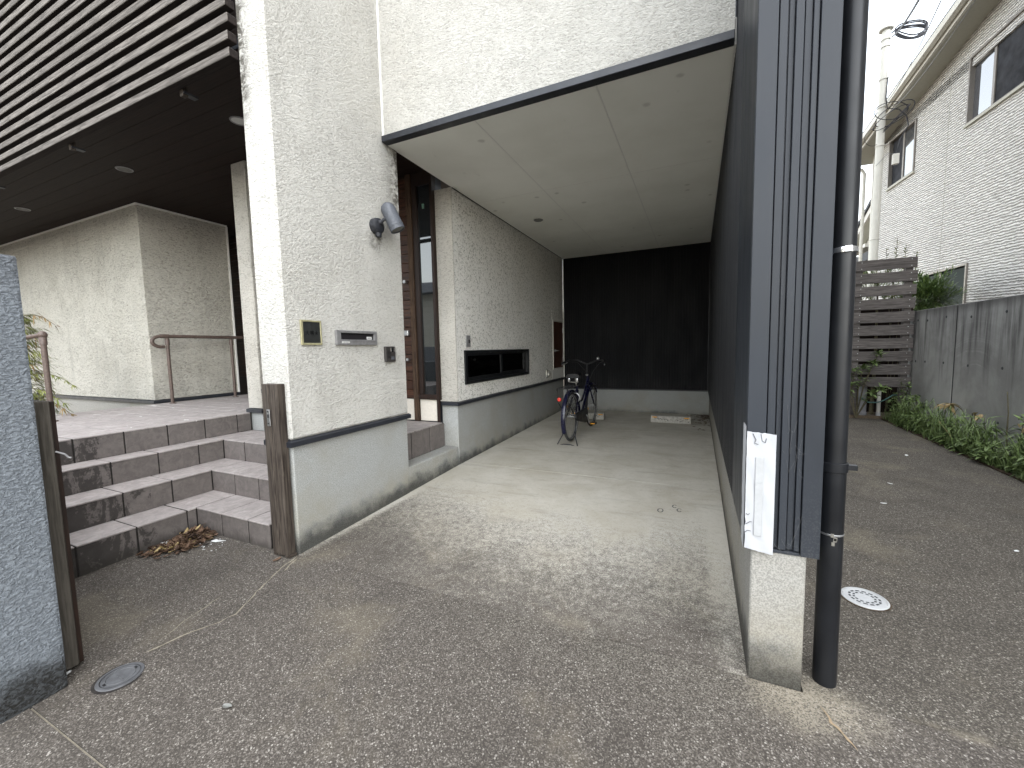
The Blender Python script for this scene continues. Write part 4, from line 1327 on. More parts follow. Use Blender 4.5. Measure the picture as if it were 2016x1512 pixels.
wheel_stop(-1.69, 6.80, 0.0, 'concrete parking stop half hidden behind the bicycle')

# debris in the far right corner
r = random.Random(5)
mb = MB()
for i in range(70):
    x, y = 0.19 - abs(r.gauss(0, 0.13)), 7.60 - abs(r.gauss(0, 0.5))
    z = gz(y) + 0.004 + r.uniform(0, 0.012)
    a = r.uniform(0, 6.3)
    s = r.uniform(0.012, 0.035)
    c, n = math.cos(a) * s, math.sin(a) * s
    mb.add([(x - c, y - n, z), (x + n * 0.4, y - c * 0.4, z + 0.008), (x + c, y + n, z + 0.002), (x - n * 0.4, y + c * 0.4, z + 0.006)], [(0, 1, 2, 3)])
o = stuff(mb.obj('leaf_litter', M['dead']))
tag(o, 'dark dry leaf litter in the far right carport corner', 'leaf litter')

# ---------------------------------------------------------------- white sheet on the corner, downpipe, drain covers
sh = thing('taped_sheet', 'torn white sheet taped over the charcoal wall corner', 'sheet', (0.2, 1.74, 0.69))
def sheet(name, x0, x1, y, z0, z1, rough_edges, mat, seed, nx=10, nz=26, thick=0.0015):
    r = random.Random(seed)
    mb = MB()
    P = {}
    for i in range(nx + 1):
        for j in range(nz + 1):
            u, v = i / nx, j / nz
            x = x0 + (x1 - x0) * u
            z = z0 + (z1 - z0) * v - 0.012 * (u if v < 0.5 else u * 0.6)
            if i == 0:
                x += rough_edges * r.uniform(0, 1) * (1 if v < 0.3 else 0.25)
            if j in (0, nz):
                z += r.uniform(-1, 1) * rough_edges * 0.35
            bulge = 0.003 * math.sin(u * 5 + v * 9) + 0.004 * max(0, v - 0.85) * math.sin(u * 22) * 4
            P[i, j] = (x, y - 0.0025 - abs(bulge), z)
    for i in range(nx):
        for j in range(nz):
            mb.quad(P[i, j], P[i + 1, j], P[i + 1, j + 1], P[i, j + 1])
    return mb
sheet('front', 0.1765, 0.2715, 1.7445, 0.470, 0.925, 0.004, 'paper', 3).obj('sheet', M['paper'], sh, smooth=True)
# the part folded round onto the carport side
mb = MB()
r = random.Random(8)
L = []
for j in range(27):
    v = j / 26
    z = 0.466 + (0.945 - 0.466) * v
    torn = 0.03 * r.random() if v < 0.36 else 0.004 * r.random()
    L.append(((0.1745, 1.743, z), (0.1735 - 0.002 * math.sin(v * 9), 1.775, z + 0.004), (0.1735, 1.835 - torn, z + 0.012 * (1 - v))))
for a, b in zip(L[:-1], L[1:]):
    mb.quad(a[0], a[1], b[1], b[0])
    mb.quad(a[1], a[2], b[2], b[1])
mb.obj('sheet_fold', M['paper'], sh, smooth=True)
MB().box(0.207, 0.232, 1.7355, 1.7378, 0.526, 0.829).obj('tape_strip', M['paper_tape'], sh, bevel=0.0006)
mb = MB()
for pts in ([(0.196, 0.918), (0.206, 0.895), (0.202, 0.882), (0.214, 0.878)], [(0.222, 0.917), (0.226, 0.892), (0.236, 0.886), (0.240, 0.902)], [(0.18, 0.566), (0.195, 0.578), (0.2, 0.577)], [(0.178, 0.533), (0.186, 0.542), (0.197, 0.541)], [(0.18, 0.608), (0.187, 0.603), (0.192, 0.609)]):
    mb.tube([(x, 1.7375, z) for x, z in pts], 0.0013, 5)
mb.obj('crease', M['crack_ink'], sh)

dp = thing('downpipe', 'black rainwater downpipe beside the charcoal wing wall', 'downpipe', (0.470, 1.842, -0.07))
PX, PY = 0.4715, 1.845
MB().cyl((PX, PY, -0.075), (PX, PY, 0.80), 0.0385, 24).obj('lower_pipe', M['pipe'], dp, smooth=True)
MB().cyl((PX, PY, 0.801), (PX, PY, 8.0), 0.0365, 24).obj('upper_pipe', M['pipe'], dp, smooth=True)
mb = MB().lathe([(0.0387, 0.0), (0.043, 0.002), (0.043, 0.034), (0.0387, 0.036)], (PX, PY, 0.775), (0, 0, 1), 24)
mb.box(PX + 0.03, PX + 0.066, PY - 0.018, PY + 0.004, 0.785, 0.803)
mb.obj('clamp', M['pipe'], dp, smooth=True)
mb = MB().lathe([(0.0367, 0.0), (0.0405, 0.001), (0.0415, 0.010), (0.0405, 0.019), (0.0367, 0.020)], (PX, PY, 1.565), (0, 0, 1), 24)
mb.box(PX - 0.008, PX + 0.012, PY - 0.048, PY - 0.037, 1.566, 1.584)
mb.obj('metal_band', M['chrome'], dp, smooth=True)
MB().lathe([(0.0387, 0.0), (0.0398, 0.001), (0.0398, 0.006), (0.0387, 0.007)], (PX, PY, 0.535), (0, 0, 1), 24).obj('tape_ring', M['steel'], dp, smooth=True)
mb = MB()
for i, (dx, dz) in enumerate(((-0.004, 0.532), (0.004, 0.515), (-0.001, 0.50), (0.006, 0.52))):
    mb.box(PX + dx - 0.006, PX + dx + 0.004, PY - 0.0402, PY - 0.0385, dz, dz + 0.014)
mb.obj('tape_tail', plain('old_tape', (0.16, 0.15, 0.13), 0.8), dp)

dc = thing('drain_cover', 'white slotted round drain cover set in the right driveway', 'drain cover', (0.790, 2.507, gz(2.507)))
z = 0.0
MB().lathe([(0.086, -0.004), (0.095, -0.004), (0.0955, 0.004), (0.093, 0.006), (0.087, 0.006), (0.0865, -0.004)], (0, 0, 0.0), (0, 0, 1), 48).obj('rim', M['pvc_white'], dc, smooth=True, local=True)
MB().lathe([(0.0, 0.0045), (0.0855, 0.0045), (0.0855, -0.003)], (0, 0, 0.0), (0, 0, 1), 48).obj('plate', M['pvc_white'], dc, local=True)
mb = MB()
for rr, n, w in ((0.060, 14, 0.66), (0.043, 12, 0.62)):
    for k in range(n):
        a0 = 2 * math.pi * (k - w / 2) / n
        a1 = 2 * math.pi * (k + w / 2) / n
        inner, outer = [], []
        for q in range(4):
            a = a0 + (a1 - a0) * q / 3
            inner.append(((rr - 0.0048) * math.cos(a), (rr - 0.0048) * math.sin(a), 0.0054))
            outer.append(((rr + 0.0048) * math.cos(a), (rr + 0.0048) * math.sin(a), 0.0054))
        mb.add(inner + outer, [(q, q + 1, 5 + q, 4 + q) for q in range(3)])
mb.obj('slot', M['slot'], dc, local=True)
mb = MB()
for rr in (0.072, 0.080):
    mb.lathe([(rr - 0.0006, 0.0047), (rr, 0.0058), (rr + 0.0006, 0.0047)], (0, 0, 0), (0, 0, 1), 48)
for k in range(3):
    mb.box(-0.018, 0.018, -0.010 + k * 0.009, -0.007 + k * 0.009, 0.0046, 0.0056)
mb.obj('raised_ring', M['pvc_white'], dc, local=True)

MB().lathe([(0.0955, 0.0012), (0.1005, 0.0012), (0.103, 0.0006)], (0, 0, 0), (0, 0, 1), 48).obj('dirt_gap', M['soil'], dc, local=True)

ml = thing('inspection_lid', 'small round dark grey inspection lid by the gate pier', 'drain cover', (-2.205, 0.775, gz(0.775)))
MB().lathe([(0.064, 0.0), (0.064, 0.005), (0.076, 0.005), (0.079, -0.002)], (0, 0, 0), (0, 0, 1), 32).obj('rim', M['lid'], ml, smooth=True, local=True)
mb = MB().lathe([(0.0, 0.004), (0.063, 0.004), (0.063, -0.002)], (0, 0, 0), (0, 0, 1), 32)
mb.lathe([(0.045, 0.0042), (0.046, 0.006), (0.048, 0.006), (0.049, 0.0042)], (0, 0, 0), (0, 0, 1), 32)
mb.box(-0.03, 0.03, -0.006, 0.006, 0.0042, 0.0065)
mb.obj('lid', M['lid'], ml, local=True)
mb = MB()
for y in (-0.052, 0.052):
    mb.box(-0.008, 0.008, y - 0.005, y + 0.005, 0.0045, 0.0052)
mb.obj('finger_hole', M['black'], ml, local=True)

MB().lathe([(0.078, 0.0014), (0.084, 0.0014), (0.089, 0.0006)], (0, 0, 0), (0, 0, 1), 32).obj('dirt_gap', M['grout'], ml, local=True)
MB().lathe([(0.0632, 0.0055), (0.0655, 0.0056)], (0, 0, 0), (0, 0, 1), 32).obj('lid_gap', M['black'], ml, local=True)

# ---------------------------------------------------------------- leaf pile and paper scraps by the steps
r = random.Random(21)
mb = MB()
mbb = MB()
def curled(mb, x, y, z, a, L, W, tilt, curl):
    ca, sa = math.cos(a), math.sin(a)
    vs = []
    for i in range(4):
        t = i / 3
        w = W * math.sin(math.pi * (0.12 + 0.80 * t))
        px = (t - 0.5) * L
        pz = z + tilt * t * L + curl * L * (t - 0.5) ** 2
        for s in (-1, 0, 1):
            q = s * w * 0.5
            vs.append((x + ca * px - sa * q, y + sa * px + ca * q, pz + abs(s) * curl * W * 0.5))
    fs = []
    for i in range(3):
        for s in range(2):
            b = i * 3 + s
            fs.append((b, b + 3, b + 4, b + 1))
    mb.add(vs, fs)
for i in range(520):
    t = r.random() ** 0.8
    cx, cy = -3.33 + 0.10 * t + r.gauss(0, 0.055), 1.655 - 0.20 * t * r.random() + r.gauss(0, 0.05)
    if i > 330:
        cx, cy = -3.325 + r.gauss(0, 0.05), 1.47 + r.gauss(0, 0.06)
    cx = max(cx, -3.42)
    cy = min(cy, 1.715)
    d = math.hypot(cx + 3.33, cy - 1.65)
    h = max(0, 0.042 - d * 0.30) if i < 331 else 0.006
    z = gz(cy) + 0.004 + r.uniform(0, h + 0.008)
    curled(mb if r.random() < 0.9 else mbb, cx, cy, z, r.uniform(0, 6.3), r.uniform(0.025, 0.075) if i < 331 else r.uniform(0.012, 0.05), r.uniform(0.010, 0.032), r.uniform(-0.3, 0.5), r.uniform(0, 0.9))
pile = stuff(mb.obj('leaf_pile', M['dead']))
tag(pile, 'heap of dry brown leaves in the corner of the steps', 'leaves')
lp2 = stuff(mbb.obj('yellow_leaves', M['dead_yellow'], pile))
def scrap(name, x, y, pts, label, h=0.008, seed=0):
    rr = random.Random(seed)
    mb = MB()
    z = gz(y) + 0.004
    n = len(pts)
    vs = [(x + p[0], y + p[1], z + rr.uniform(0, h)) for p in pts] + [(x, y, z + h)]
    mb.add(vs, [(i, (i + 1) % n, n) for i in range(n)])
    o = mb.obj(name, M['sticker'])
    return tag(o, label, 'paper scrap', 'torn white paper scraps by the steps')
scrap('paper_scrap', -3.09, 1.665, [(-0.05, -0.01), (-0.03, 0.016), (0.0, 0.012), (0.05, 0.034), (0.055, 0.028), (0.01, -0.014), (-0.02, -0.02)], 'white torn paper scrap right of the leaf heap', 0.006, 1)
scrap('paper_scrap', -3.44 + 0.06, 1.50, [(-0.035, -0.02), (-0.02, 0.02), (0.01, 0.028), (0.03, 0.008), (0.005, -0.02)], 'white paper scrap on the left edge of the leaf heap', 0.02, 2)
scrap('paper_scrap', -3.31, 1.455, [(-0.022, -0.016), (-0.02, 0.016), (0.02, 0.014), (0.022, -0.012)], 'small pale square scrap lying on the leaf heap', 0.02, 3)
rr = random.Random(3)
mb = MB()
for i in range(26):
    x, y = -3.08 + rr.gauss(0, 0.055), 1.61 + rr.gauss(0, 0.05)
    s = rr.uniform(0.003, 0.010)
    z = gz(y) + 0.004
    mb.add([(x - s, y, z), (x, y - s * 0.6, z + 0.003), (x + s, y, z + 0.001), (x + s * 0.2, y + s * 0.7, z + 0.003)], [(0, 1, 2, 3)])
tag(stuff(mb.obj('paper_crumbs', M['sticker'])), 'tiny white paper crumbs beside the leaf heap', 'paper crumbs')
for k, (x, y, s) in enumerate(((1.33, 3.95, 0.022), (2.05, 5.6, 0.03), (1.55, 4.5, 0.02), (1.75, 3.35, 0.02), (-2.44, 0.69, 0.02), (-1.62, 0.86, 0.022), (-2.44, 1.655, 0.03))):
    mb = MB()
    curled(mb, x, y, gz(y) + 0.003, k * 1.3, s * 1.8, s, 0.05, 0.25)
    o = mb.obj('fallen_leaf', M['dead'] if k == 6 else M['sticker' if k < 5 else 'lens'])
    tag(o, ['pale petal scrap on the right drive nearest the downpipe', 'pale petal scrap deep on the right drive', 'pale petal scrap mid way on the right drive', 'pale petal scrap on the right drive above the drain cover', 'white scrap at the foot of the grey gate pier', 'single pale leaf on the dark foreground paving', 'dark leaf under the brown gate post'][k], 'leaf', 'scattered scraps and leaves')

# ---------------------------------------------------------------- bicycle (travels along +Y)
bk = thing('bicycle', 'blue city bicycle with rear rack standing in the carport', 'bicycle', (-1.49, 5.12, 0.038), math.radians(-0.6))
bk.rotation_euler = (0.006, 0, math.radians(-0.6))
RW, WB = 0.322, 1.085
def wheel(y, dusty):
    t = MB()
    n = 48
    t.tube([(0, y + RW * 0 + (RW - 0.018) * math.cos(2 * math.pi * k / n), RW + (RW - 0.018) * math.sin(2 * math.pi * k / n)) for k in range(n)], 0.018, 10, closed=True)
    o = t.obj('tyre', M['rubber_dusty' if dusty else 'rubber'], bk, smooth=True, local=True)
    rm = MB()
    for dx in (-0.011, 0.011):
        rm.tube([(dx, y + 0.287 * math.cos(2 * math.pi * k / n), RW + 0.287 * math.sin(2 * math.pi * k / n)) for k in range(n)], 0.007, 6, closed=True)
    rm.obj('rim', M['steel'], bk, smooth=True, local=True)
    sp_ = MB()
    for k in range(28):
        a = 2 * math.pi * k / 28
        b = a + (0.9 if k % 2 else -0.9)
        sx = 0.022 if k % 4 < 2 else -0.022
        sp_.cyl((sx, y + 0.02 * math.cos(b), RW + 0.02 * math.sin(b)), (0, y + 0.283 * math.cos(a), RW + 0.283 * math.sin(a)), 0.0011, 4)
    stuff(sp_.obj('spokes', M['steel'], bk, local=True))
    MB().lathe([(0.0, -0.05), (0.012, -0.05), (0.012, -0.03), (0.028, -0.028), (0.028, -0.02), (0.016, -0.016), (0.016, 0.016), (0.028, 0.02), (0.028, 0.028), (0.012, 0.03), (0.012, 0.05), (0.0, 0.05)], (0, y, RW), (1, 0, 0), 16).obj('hub', M['steel'], bk, smooth=True, local=True)
wheel(0.0, True)
wheel(WB, False)
def mudguard(y, a0, a1, mat, name='mudguard', r=0.350):
    mb = MB()
    n = 28
    prof = [(-0.026, -0.012), (-0.022, 0.003), (0.0, 0.009), (0.022, 0.003), (0.026, -0.012)]
    rows = []
    for i in range(n + 1):
        a = math.radians(a0 + (a1 - a0) * i / n)
        rows.append([(x, y + (r + h) * math.cos(a), RW + (r + h) * math.sin(a)) for x, h in prof])
    for A, B in zip(rows[:-1], rows[1:]):
        for j in range(4):
            mb.quad(A[j], A[j + 1], B[j + 1], B[j])
    return mb.obj(name, mat, bk, smooth=True, local=True)
mudguard(0.0, 30, 208, M['blue'])
mudguard(WB, 28, 150, M['blue'])
rf = MB().lathe([(0.0, 0.018), (0.020, 0.015), (0.027, 0.006), (0.027, 0.0)], (0, -0.362, RW + 0.02), (0, -1, 0.05), 20).obj('rear_reflector', M['red_reflector'], bk, smooth=True, local=True)
rf.location = (-0.045, 0.03, 0.245)
# frame
BB = (0, 0.44, 0.275)
HT0, HT1 = (0, 0.895, 0.60), (0, 0.850, 0.80)
ST = (0, 0.275, 0.70)
fr = MB()
fr.tube([HT0, HT1], 0.020, 12)
fr.tube([BB, ST], 0.016, 12)
fr.tube([(0, 0.885, 0.635), (0, 0.74, 0.48), (0, 0.58, 0.335), (0, 0.45, 0.28)], 0.018, 12)
fr.tube([(0, 0.865, 0.74), (0, 0.72, 0.60), (0, 0.55, 0.47), (0, 0.37, 0.46)], 0.015, 12)
for s in (-1, 1):
    fr.tube([(s * 0.02, 0.42, 0.275), (s * 0.045, 0.24, 0.29), (s * 0.058, 0.0, RW)], 0.010, 8)
    fr.tube([(s * 0.016, 0.30, 0.64), (s * 0.040, 0.18, 0.52), (s * 0.058, 0.0, RW)], 0.008, 8)
fr.lathe([(0.0, -0.036), (0.022, -0.036), (0.022, 0.036), (0.0, 0.036)], BB, (1, 0, 0), 14)
fr.obj('frame', M['blue'], bk, smooth=True, local=True)
fk = MB()
for s in (-1, 1):
    fk.tube([(s * 0.030, 0.905, 0.585), (s * 0.048, 0.96, 0.46), (s * 0.055, 1.03, 0.36), (s * 0.056, WB, RW)], [0.013, 0.012, 0.010, 0.008], 8)
fk.box(-0.045, 0.045, 0.885, 0.925, 0.575, 0.605)
fk.obj('fork', M['blue'], bk, smooth=True, local=True)
MB().lathe([(0.014, 0.0), (0.024, 0.004), (0.024, 0.022), (0.014, 0.026)], HT1, (0, -0.2, 1), 16).obj('headset', M['chrome'], bk, smooth=True, local=True)
stm = MB().tube([HT1, (0, 0.835, 0.90), (0, 0.85, 0.965)], 0.012, 10)
stm.obj('stem', M['black'], bk, smooth=True, local=True)
hbp = [(-0.30, 0.60, 0.995), (-0.29, 0.68, 1.005), (-0.25, 0.78, 1.025), (-0.15, 0.86, 1.03), (-0.05, 0.865, 0.985), (0, 0.855, 0.968), (0.05, 0.865, 0.985), (0.15, 0.86, 1.03), (0.25, 0.78, 1.025), (0.29, 0.68, 1.005), (0.30, 0.60, 0.995)]
MB().tube(hbp, 0.011, 10).obj('handlebar', M['black'], bk, smooth=True, local=True)
for s in (-1, 1):
    MB().tube([(s * 0.302, 0.585, 0.993), (s * 0.297, 0.64, 1.0), (s * 0.290, 0.70, 1.008)], 0.016, 10).obj('grip', M['rubber'], bk, smooth=True, local=True)
    MB().tube([(s * 0.27, 0.745, 1.02), (s * 0.275, 0.735, 0.99), (s * 0.30, 0.66, 0.975), (s * 0.31, 0.60, 0.968)], 0.006, 6).obj('brake_lever', M['alu'], bk, smooth=True, local=True)
    MB().tube([(s * 0.26, 0.76, 1.01), (s * 0.17, 0.95, 0.99), (s * 0.06, 0.98, 0.86), (0, 0.93, 0.70)], 0.003, 6).obj('brake_cable', M['black'], bk, smooth=True, local=True)
MB().lathe([(0.0, 0.03), (0.015, 0.026), (0.023, 0.012), (0.024, 0.0)], (0.16, 0.855, 1.042), (0, 0, 1), 14).obj('bell', M['steel'], bk, smooth=True, local=True)
# saddle
sd = MB()
rows = []
for i in range(9):
    t = i / 8
    y = 0.10 + 0.27 * t
    w = 0.092 * (1 - t) ** 0.8 + 0.022
    if i == 0:
        w *= 0.75
    zt = 0.875 - 0.010 * math.sin(math.pi * t)
    rows.append([(-w, y, zt - 0.055), (-w * 1.02, y, zt - 0.03), (-w * 0.75, y, zt - 0.005), (0, y, zt), (w * 0.75, y, zt - 0.005), (w * 1.02, y, zt - 0.03), (w, y, zt - 0.055)])
for A, B in zip(rows[:-1], rows[1:]):
    for j in range(6):
        sd.quad(A[j], A[j + 1], B[j + 1], B[j])
sd.add(rows[0], [tuple(range(7))])
sd.add(rows[-1], [tuple(range(6, -1, -1))])
sd.obj('saddle', M['black'], bk, smooth=True, local=True)
ss = MB()
for s in (-1, 1):
    ss.lathe([(0.016, -0.025), (0.020, -0.012), (0.016, 0.0), (0.020, 0.012), (0.016, 0.025)], (s * 0.055, 0.125, 0.79), (0, 0, 1), 10)
ss.tube([(-0.055, 0.125, 0.766), (0, 0.14, 0.762), (0.055, 0.125, 0.766)], 0.007, 6)
ss.obj('saddle_springs', M['chrome'], bk, smooth=True, local=True)
MB().cyl(ST, (0, 0.225, 0.83), 0.0125, 10).obj('seat_post', M['chrome'], bk, smooth=True, local=True)
# rack, chain case, crank, pedals, stand, lock, lamp, dress guard
rk = MB()
for s in (-1, 1):
    rk.tube([(s * 0.02, 0.27, 0.70), (s * 0.062, 0.18, 0.722), (s * 0.066, -0.34, 0.722), (s * 0.066, -0.36, 0.70)], 0.006, 8)
    rk.tube([(s * 0.066, -0.345, 0.720), (s * 0.066, -0.335, 0.56), (s * 0.064, 0.0, RW)], 0.005, 8)
for y in (-0.345, -0.22, -0.08, 0.06):
    rk.tube([(-0.066, y, 0.722), (0.066, y, 0.722)], 0.005, 6)
rk.obj('rear_rack', M['black'], bk, smooth=True, local=True)
cc = MB()
prof = arc((0, 0.44, 0.275), 0.105, -100, 100, 12)
prof2 = arc((0, 0.0, RW), 0.05, 95, 265, 8)
loop = prof + prof2
n = len(loop)
vs = [(0.062, p[1], p[2]) for p in loop] + [(0.092, p[1], p[2]) for p in loop]
cc.add(vs, [tuple(range(n - 1, -1, -1)), tuple(range(n, 2 * n))] + [(i, (i + 1) % n, n + (i + 1) % n, n + i) for i in range(n)])
cc.obj('chain_case', M['black'], bk, bevel=0.006, local=True)
ck = MB().tube([(0.10, 0.44, 0.275), (0.105, 0.545, 0.145)], 0.009, 8)
ck.tube([(-0.10, 0.44, 0.275), (-0.105, 0.335, 0.405)], 0.009, 8)
ck.tube([(-0.10, 0.44, 0.275), (0.10, 0.44, 0.275)], 0.010, 8)
ck.obj('crank', M['steel'], bk, smooth=True, local=True)
for s, y, z in ((1, 0.545, 0.145), (-1, 0.335, 0.405)):
    p_ = MB().box(s * 0.16 - 0.045, s * 0.16 + 0.045, y - 0.03, y + 0.03, z - 0.011, z + 0.011).obj('pedal', M['black'], bk, bevel=0.004, local=True)
    MB().box(s * 0.16 - 0.03, s * 0.16 + 0.03, y - 0.0335, y - 0.0305, z - 0.007, z + 0.007).obj('pedal_reflector', M['amber'], p_, local=True)
sk = MB()
for s in (-1, 1):
    sk.tube([(s * 0.065, 0.0, RW), (s * 0.068, -0.03, 0.20), (s * 0.085, -0.11, 0.09), (s * 0.135, -0.175, -0.022)], 0.007, 8)
sk.tube([(-0.135, -0.175, -0.022), (-0.10, -0.178, -0.024), (-0.05, -0.18, -0.008), (0.05, -0.18, -0.008), (0.10, -0.178, -0.024), (0.135, -0.175, -0.022)], 0.007, 8)
sk.obj('stand', M['lamp_black'], bk, smooth=True, local=True)
MB().tube(arc((0, 0.20, 0.55), 0.062, -60, 240, 14, 'xz'), 0.009, 8).obj('ring_lock', M['steel'], bk, smooth=True, local=True)
lm = MB().lathe([(0.0, -0.05), (0.022, -0.045), (0.034, 0.0), (0.036, 0.03), (0.030, 0.032)], (0, 1.06, 0.60), (0, 1, -0.1), 16)
lm.tube([(0, 1.04, 0.575), (0, 0.99, 0.57), (0, 0.93, 0.60)], 0.006, 6)
lm.obj('headlamp', M['lamp_black'], bk, smooth=True, local=True)
MB().tube(arc((0.04, 1.02, 0.58), 0.10, -80, 100, 12, 'yz'), 0.004, 6).obj('front_wire', M['black'], bk, smooth=True, local=True)
MB().box(-0.02, 0.02, 0.83, 0.84, 0.295, 0.315).obj('front_spoke_reflector', M['amber'], bk, local=True)
dg_ = MB()
for s in (-1, 1):
    rr = random.Random(4)
    for k in range(13):
        a = math.radians(35 + 10.5 * k)
        dg_.cyl((s * 0.052, 0.085 * math.cos(a), RW + 0.085 * math.sin(a)), (s * 0.040, 0.30 * math.cos(a), RW + 0.30 * math.sin(a)), 0.0022, 4)
    for q in (0.13, 0.18, 0.23, 0.28):
        dg_.tube([(s * 0.046, q * math.cos(math.radians(a)), RW + q * math.sin(math.radians(a))) for a in range(35, 165, 12)], 0.003, 4)
stuff(dg_.obj('dress_guard', M['black'], bk, local=True))
# ---------------------------------------------------------------- retaining wall (turned 2 degrees)
A2 = math.radians(0.3)
rw = thing('retaining_wall', 'stained grey concrete retaining wall behind the weeds', 'wall', (2.965, 6.25, 0.0), A2)
for y0, y1 in ((-5.0, -2.0), (-1.985, 0.735), (0.762, 2.10)):
    MB().box(0, 0.18, y0, y1, -0.3, 1.695).obj('wall_panel', M['retaining'], rw, local=True, bevel=0.006)
MB().box(0.004, 0.17, -5, 2.09, -0.3, 1.68).obj('joint_filler', M['black'], rw, local=True)
hole = MB().lathe([(0.0, 0.003), (0.013, 0.003), (0.017, 0.0)], (0, 0, 0), (-1, 0, 0), 12).mesh('tie_hole', M['slot'])
for y in (-1.75, -1.35, -0.75, -0.15, 0.45, 0.98, 1.45, 1.72):
    for z in (1.55 if int(y * 10) % 2 else 1.53, 0.95, 0.36):
        inst('tie_hole', hole, rw, (-0.0005, y, z + 0.01 * math.sin(y * 9)))

# ---------------------------------------------------------------- board fence closing the drive
fn = thing('board_fence', 'weathered grey horizontal board fence at the end of the drive', 'fence', (1.9, 8.07, 0.07))
rr = random.Random(2)
FZ, FP, FH = 0.551, 0.1984, 0.154
for i in range(10):
    z = FZ + i * FP
    MB().box(0.43, 2.945 + rr.uniform(-0.012, 0.006), 8.045, 8.070, z + rr.uniform(-0.004, 0.004), z + FH).obj('fence_board', M['fence'], fn, bevel=0.003)
for x in (0.55, 1.45, 2.27, 2.865):
    MB().box(x - 0.042, x + 0.042, 8.072, 8.145, 0.0 if x > 2.8 else 0.06, 2.47).obj('fence_post', M['fence'], fn, bevel=0.004)
sc_ = MB()
for i in range(10):
    z = FZ + i * FP
    for x in (2.875, 2.29):
        for dz in (0.03, 0.124):
            sc_.lathe([(0.0, 0.003), (0.005, 0.002), (0.006, 0.0)], (x, 8.0445, z + dz), (0, -1, 0), 8)
sc_.obj('screw_head', M['steel'], fn)
ed = thing('timber_edging', 'brown timber edging lying across the end of the drive', 'edging', (2.1, 7.95, 0.075))
MB().box(0.43, 1.90, 7.935, 7.99, 0.06, 0.122).obj('edging_board', M['edging'], ed, bevel=0.004)
MB().box(1.905, 2.60, 7.925, 7.98, 0.055, 0.115).obj('edging_board', M['edging'], ed, bevel=0.004)
for k, (x, rad, h, mat, lab) in enumerate(((2.43, 0.052, 0.62, 'pole', 'thick grey pipe stub under the board fence'), (2.635, 0.025, 0.62, 'cream_trim', 'thin pale pipe stub under the board fence'))):
    t = thing('pipe', lab, 'pipe', (x, 8.22, 0.06), group='pipe stubs under the fence')
    MB().cyl((x, 8.22, 0.03), (x, 8.22, h), rad, 16).obj('tube', M['cable_grey'] if k == 0 else M['pole'], t, smooth=True)
    MB().lathe([(rad, 0.0), (rad * 1.15, 0.002), (rad * 1.15, 0.06), (rad, 0.065)], (x, 8.22, 0.07), (0, 0, 1), 16).obj('collar', M['cable_grey'] if k == 0 else M['pvc_white'], t, smooth=True)
tag(MB().tube([(2.38, 8.17, 0.38)] + [(2.48 + 0.05 * k, 8.16, 0.30 - 0.05 * math.sin(math.pi * k / 6) + 0.02 * k) for k in range(7)] + [(2.86, 8.15, 0.42)], 0.009, 8).obj('garden_hose', plain('green_hose', (0.06, 0.14, 0.13), 0.5), smooth=True), 'thin green hose sagging under the board fence', 'hose')
tag(MB().box(0.5, 3.13, 8.62, 8.68, 0.0, 1.86).obj('gap_dark_screen', M['soffit']), 'dark screen added behind the board fence to darken its gaps', 'screen')  # added dark backing so the fence gaps stay dark

# ---------------------------------------------------------------- neighbour's house (turned 4 degrees)
A4 = math.radians(4)
nh = thing('neighbour_house', 'tall white house with rippled siding right of the drive', 'house', (4.1, 8.0, 0.0), A4)
W1 = (3.02, 4.045, 4.61, 5.63)
W2 = (-0.55, 1.535, 4.755, 5.82)
W3 = (1.26, 2.63, 1.30, 2.505)
S0, S1 = -9.0, 4.80
ZT = 5.66
nw = MB().slab('x', 0.0, 0.16, (S0, S1), (-0.2, ZT), [W1, W2, W3])
nwo = nw.obj('wall', M['neighbour'], nh, local=True)
MB().box(0.162, 7.0, S0, S1, -0.2, 5.6).obj('wall', M['neighbour'], nh, local=True)
MB().prism([(S0, 5.662), (S1, 5.662), (S1, 5.68), (S0, 7.9)], 'x', 0.0, 0.16).obj('wall', M['neighbour'], nh, local=True)
for s in (2.02, -1.0):
    MB().box(-0.003, 0.004, s - 0.003, s + 0.003, 0.0, 6.2).obj('panel_joint', M['soffit_grey'], nh, local=True)
MB().box(-0.012, 0.05, S1 - 0.04, S1 + 0.012, -0.2, 5.65).obj('corner_board', M['cream_trim'], nh, local=True)
def nwin(w, left_mat, right_mat, frame='bronze', mid=None):
    y0, y1, z0, z1 = w
    t = 0.035
    f = MB().slab('x', -0.025, 0.08, (y0, y1), (z0, z1), [(y0 + t, y1 - t, z0 + t, z1 - t)]).obj('window', M[frame], nh, local=True, bevel=0.003)
    m = (y0 + y1) / 2 if mid is None else mid
    MB().box(0.02, 0.06, m - 0.025, m + 0.025, z0 + t, z1 - t).obj('mullion', M[frame], f, local=True)
    MB().box(0.035, 0.042, y0 + t, m - 0.025, z0 + t, z1 - t).obj('pane', M[right_mat], f, local=True)
    MB().box(0.045, 0.052, m + 0.025, y1 - t, z0 + t, z1 - t).obj('pane', M[left_mat], f, local=True)
    MB().box(-0.035, 0.0, y0 - 0.02, y1 + 0.02, z0 - 0.025, z0 + 0.012).obj('sill', M['soffit_grey'], f, local=True)
    return f
nwin(W1, 'screen', 'glass_sky')
nwin(W2, 'glass_sky', 'screen', mid=1.03)
nwin(W3, 'glass_teal', 'glass_teal', mid=2.03)
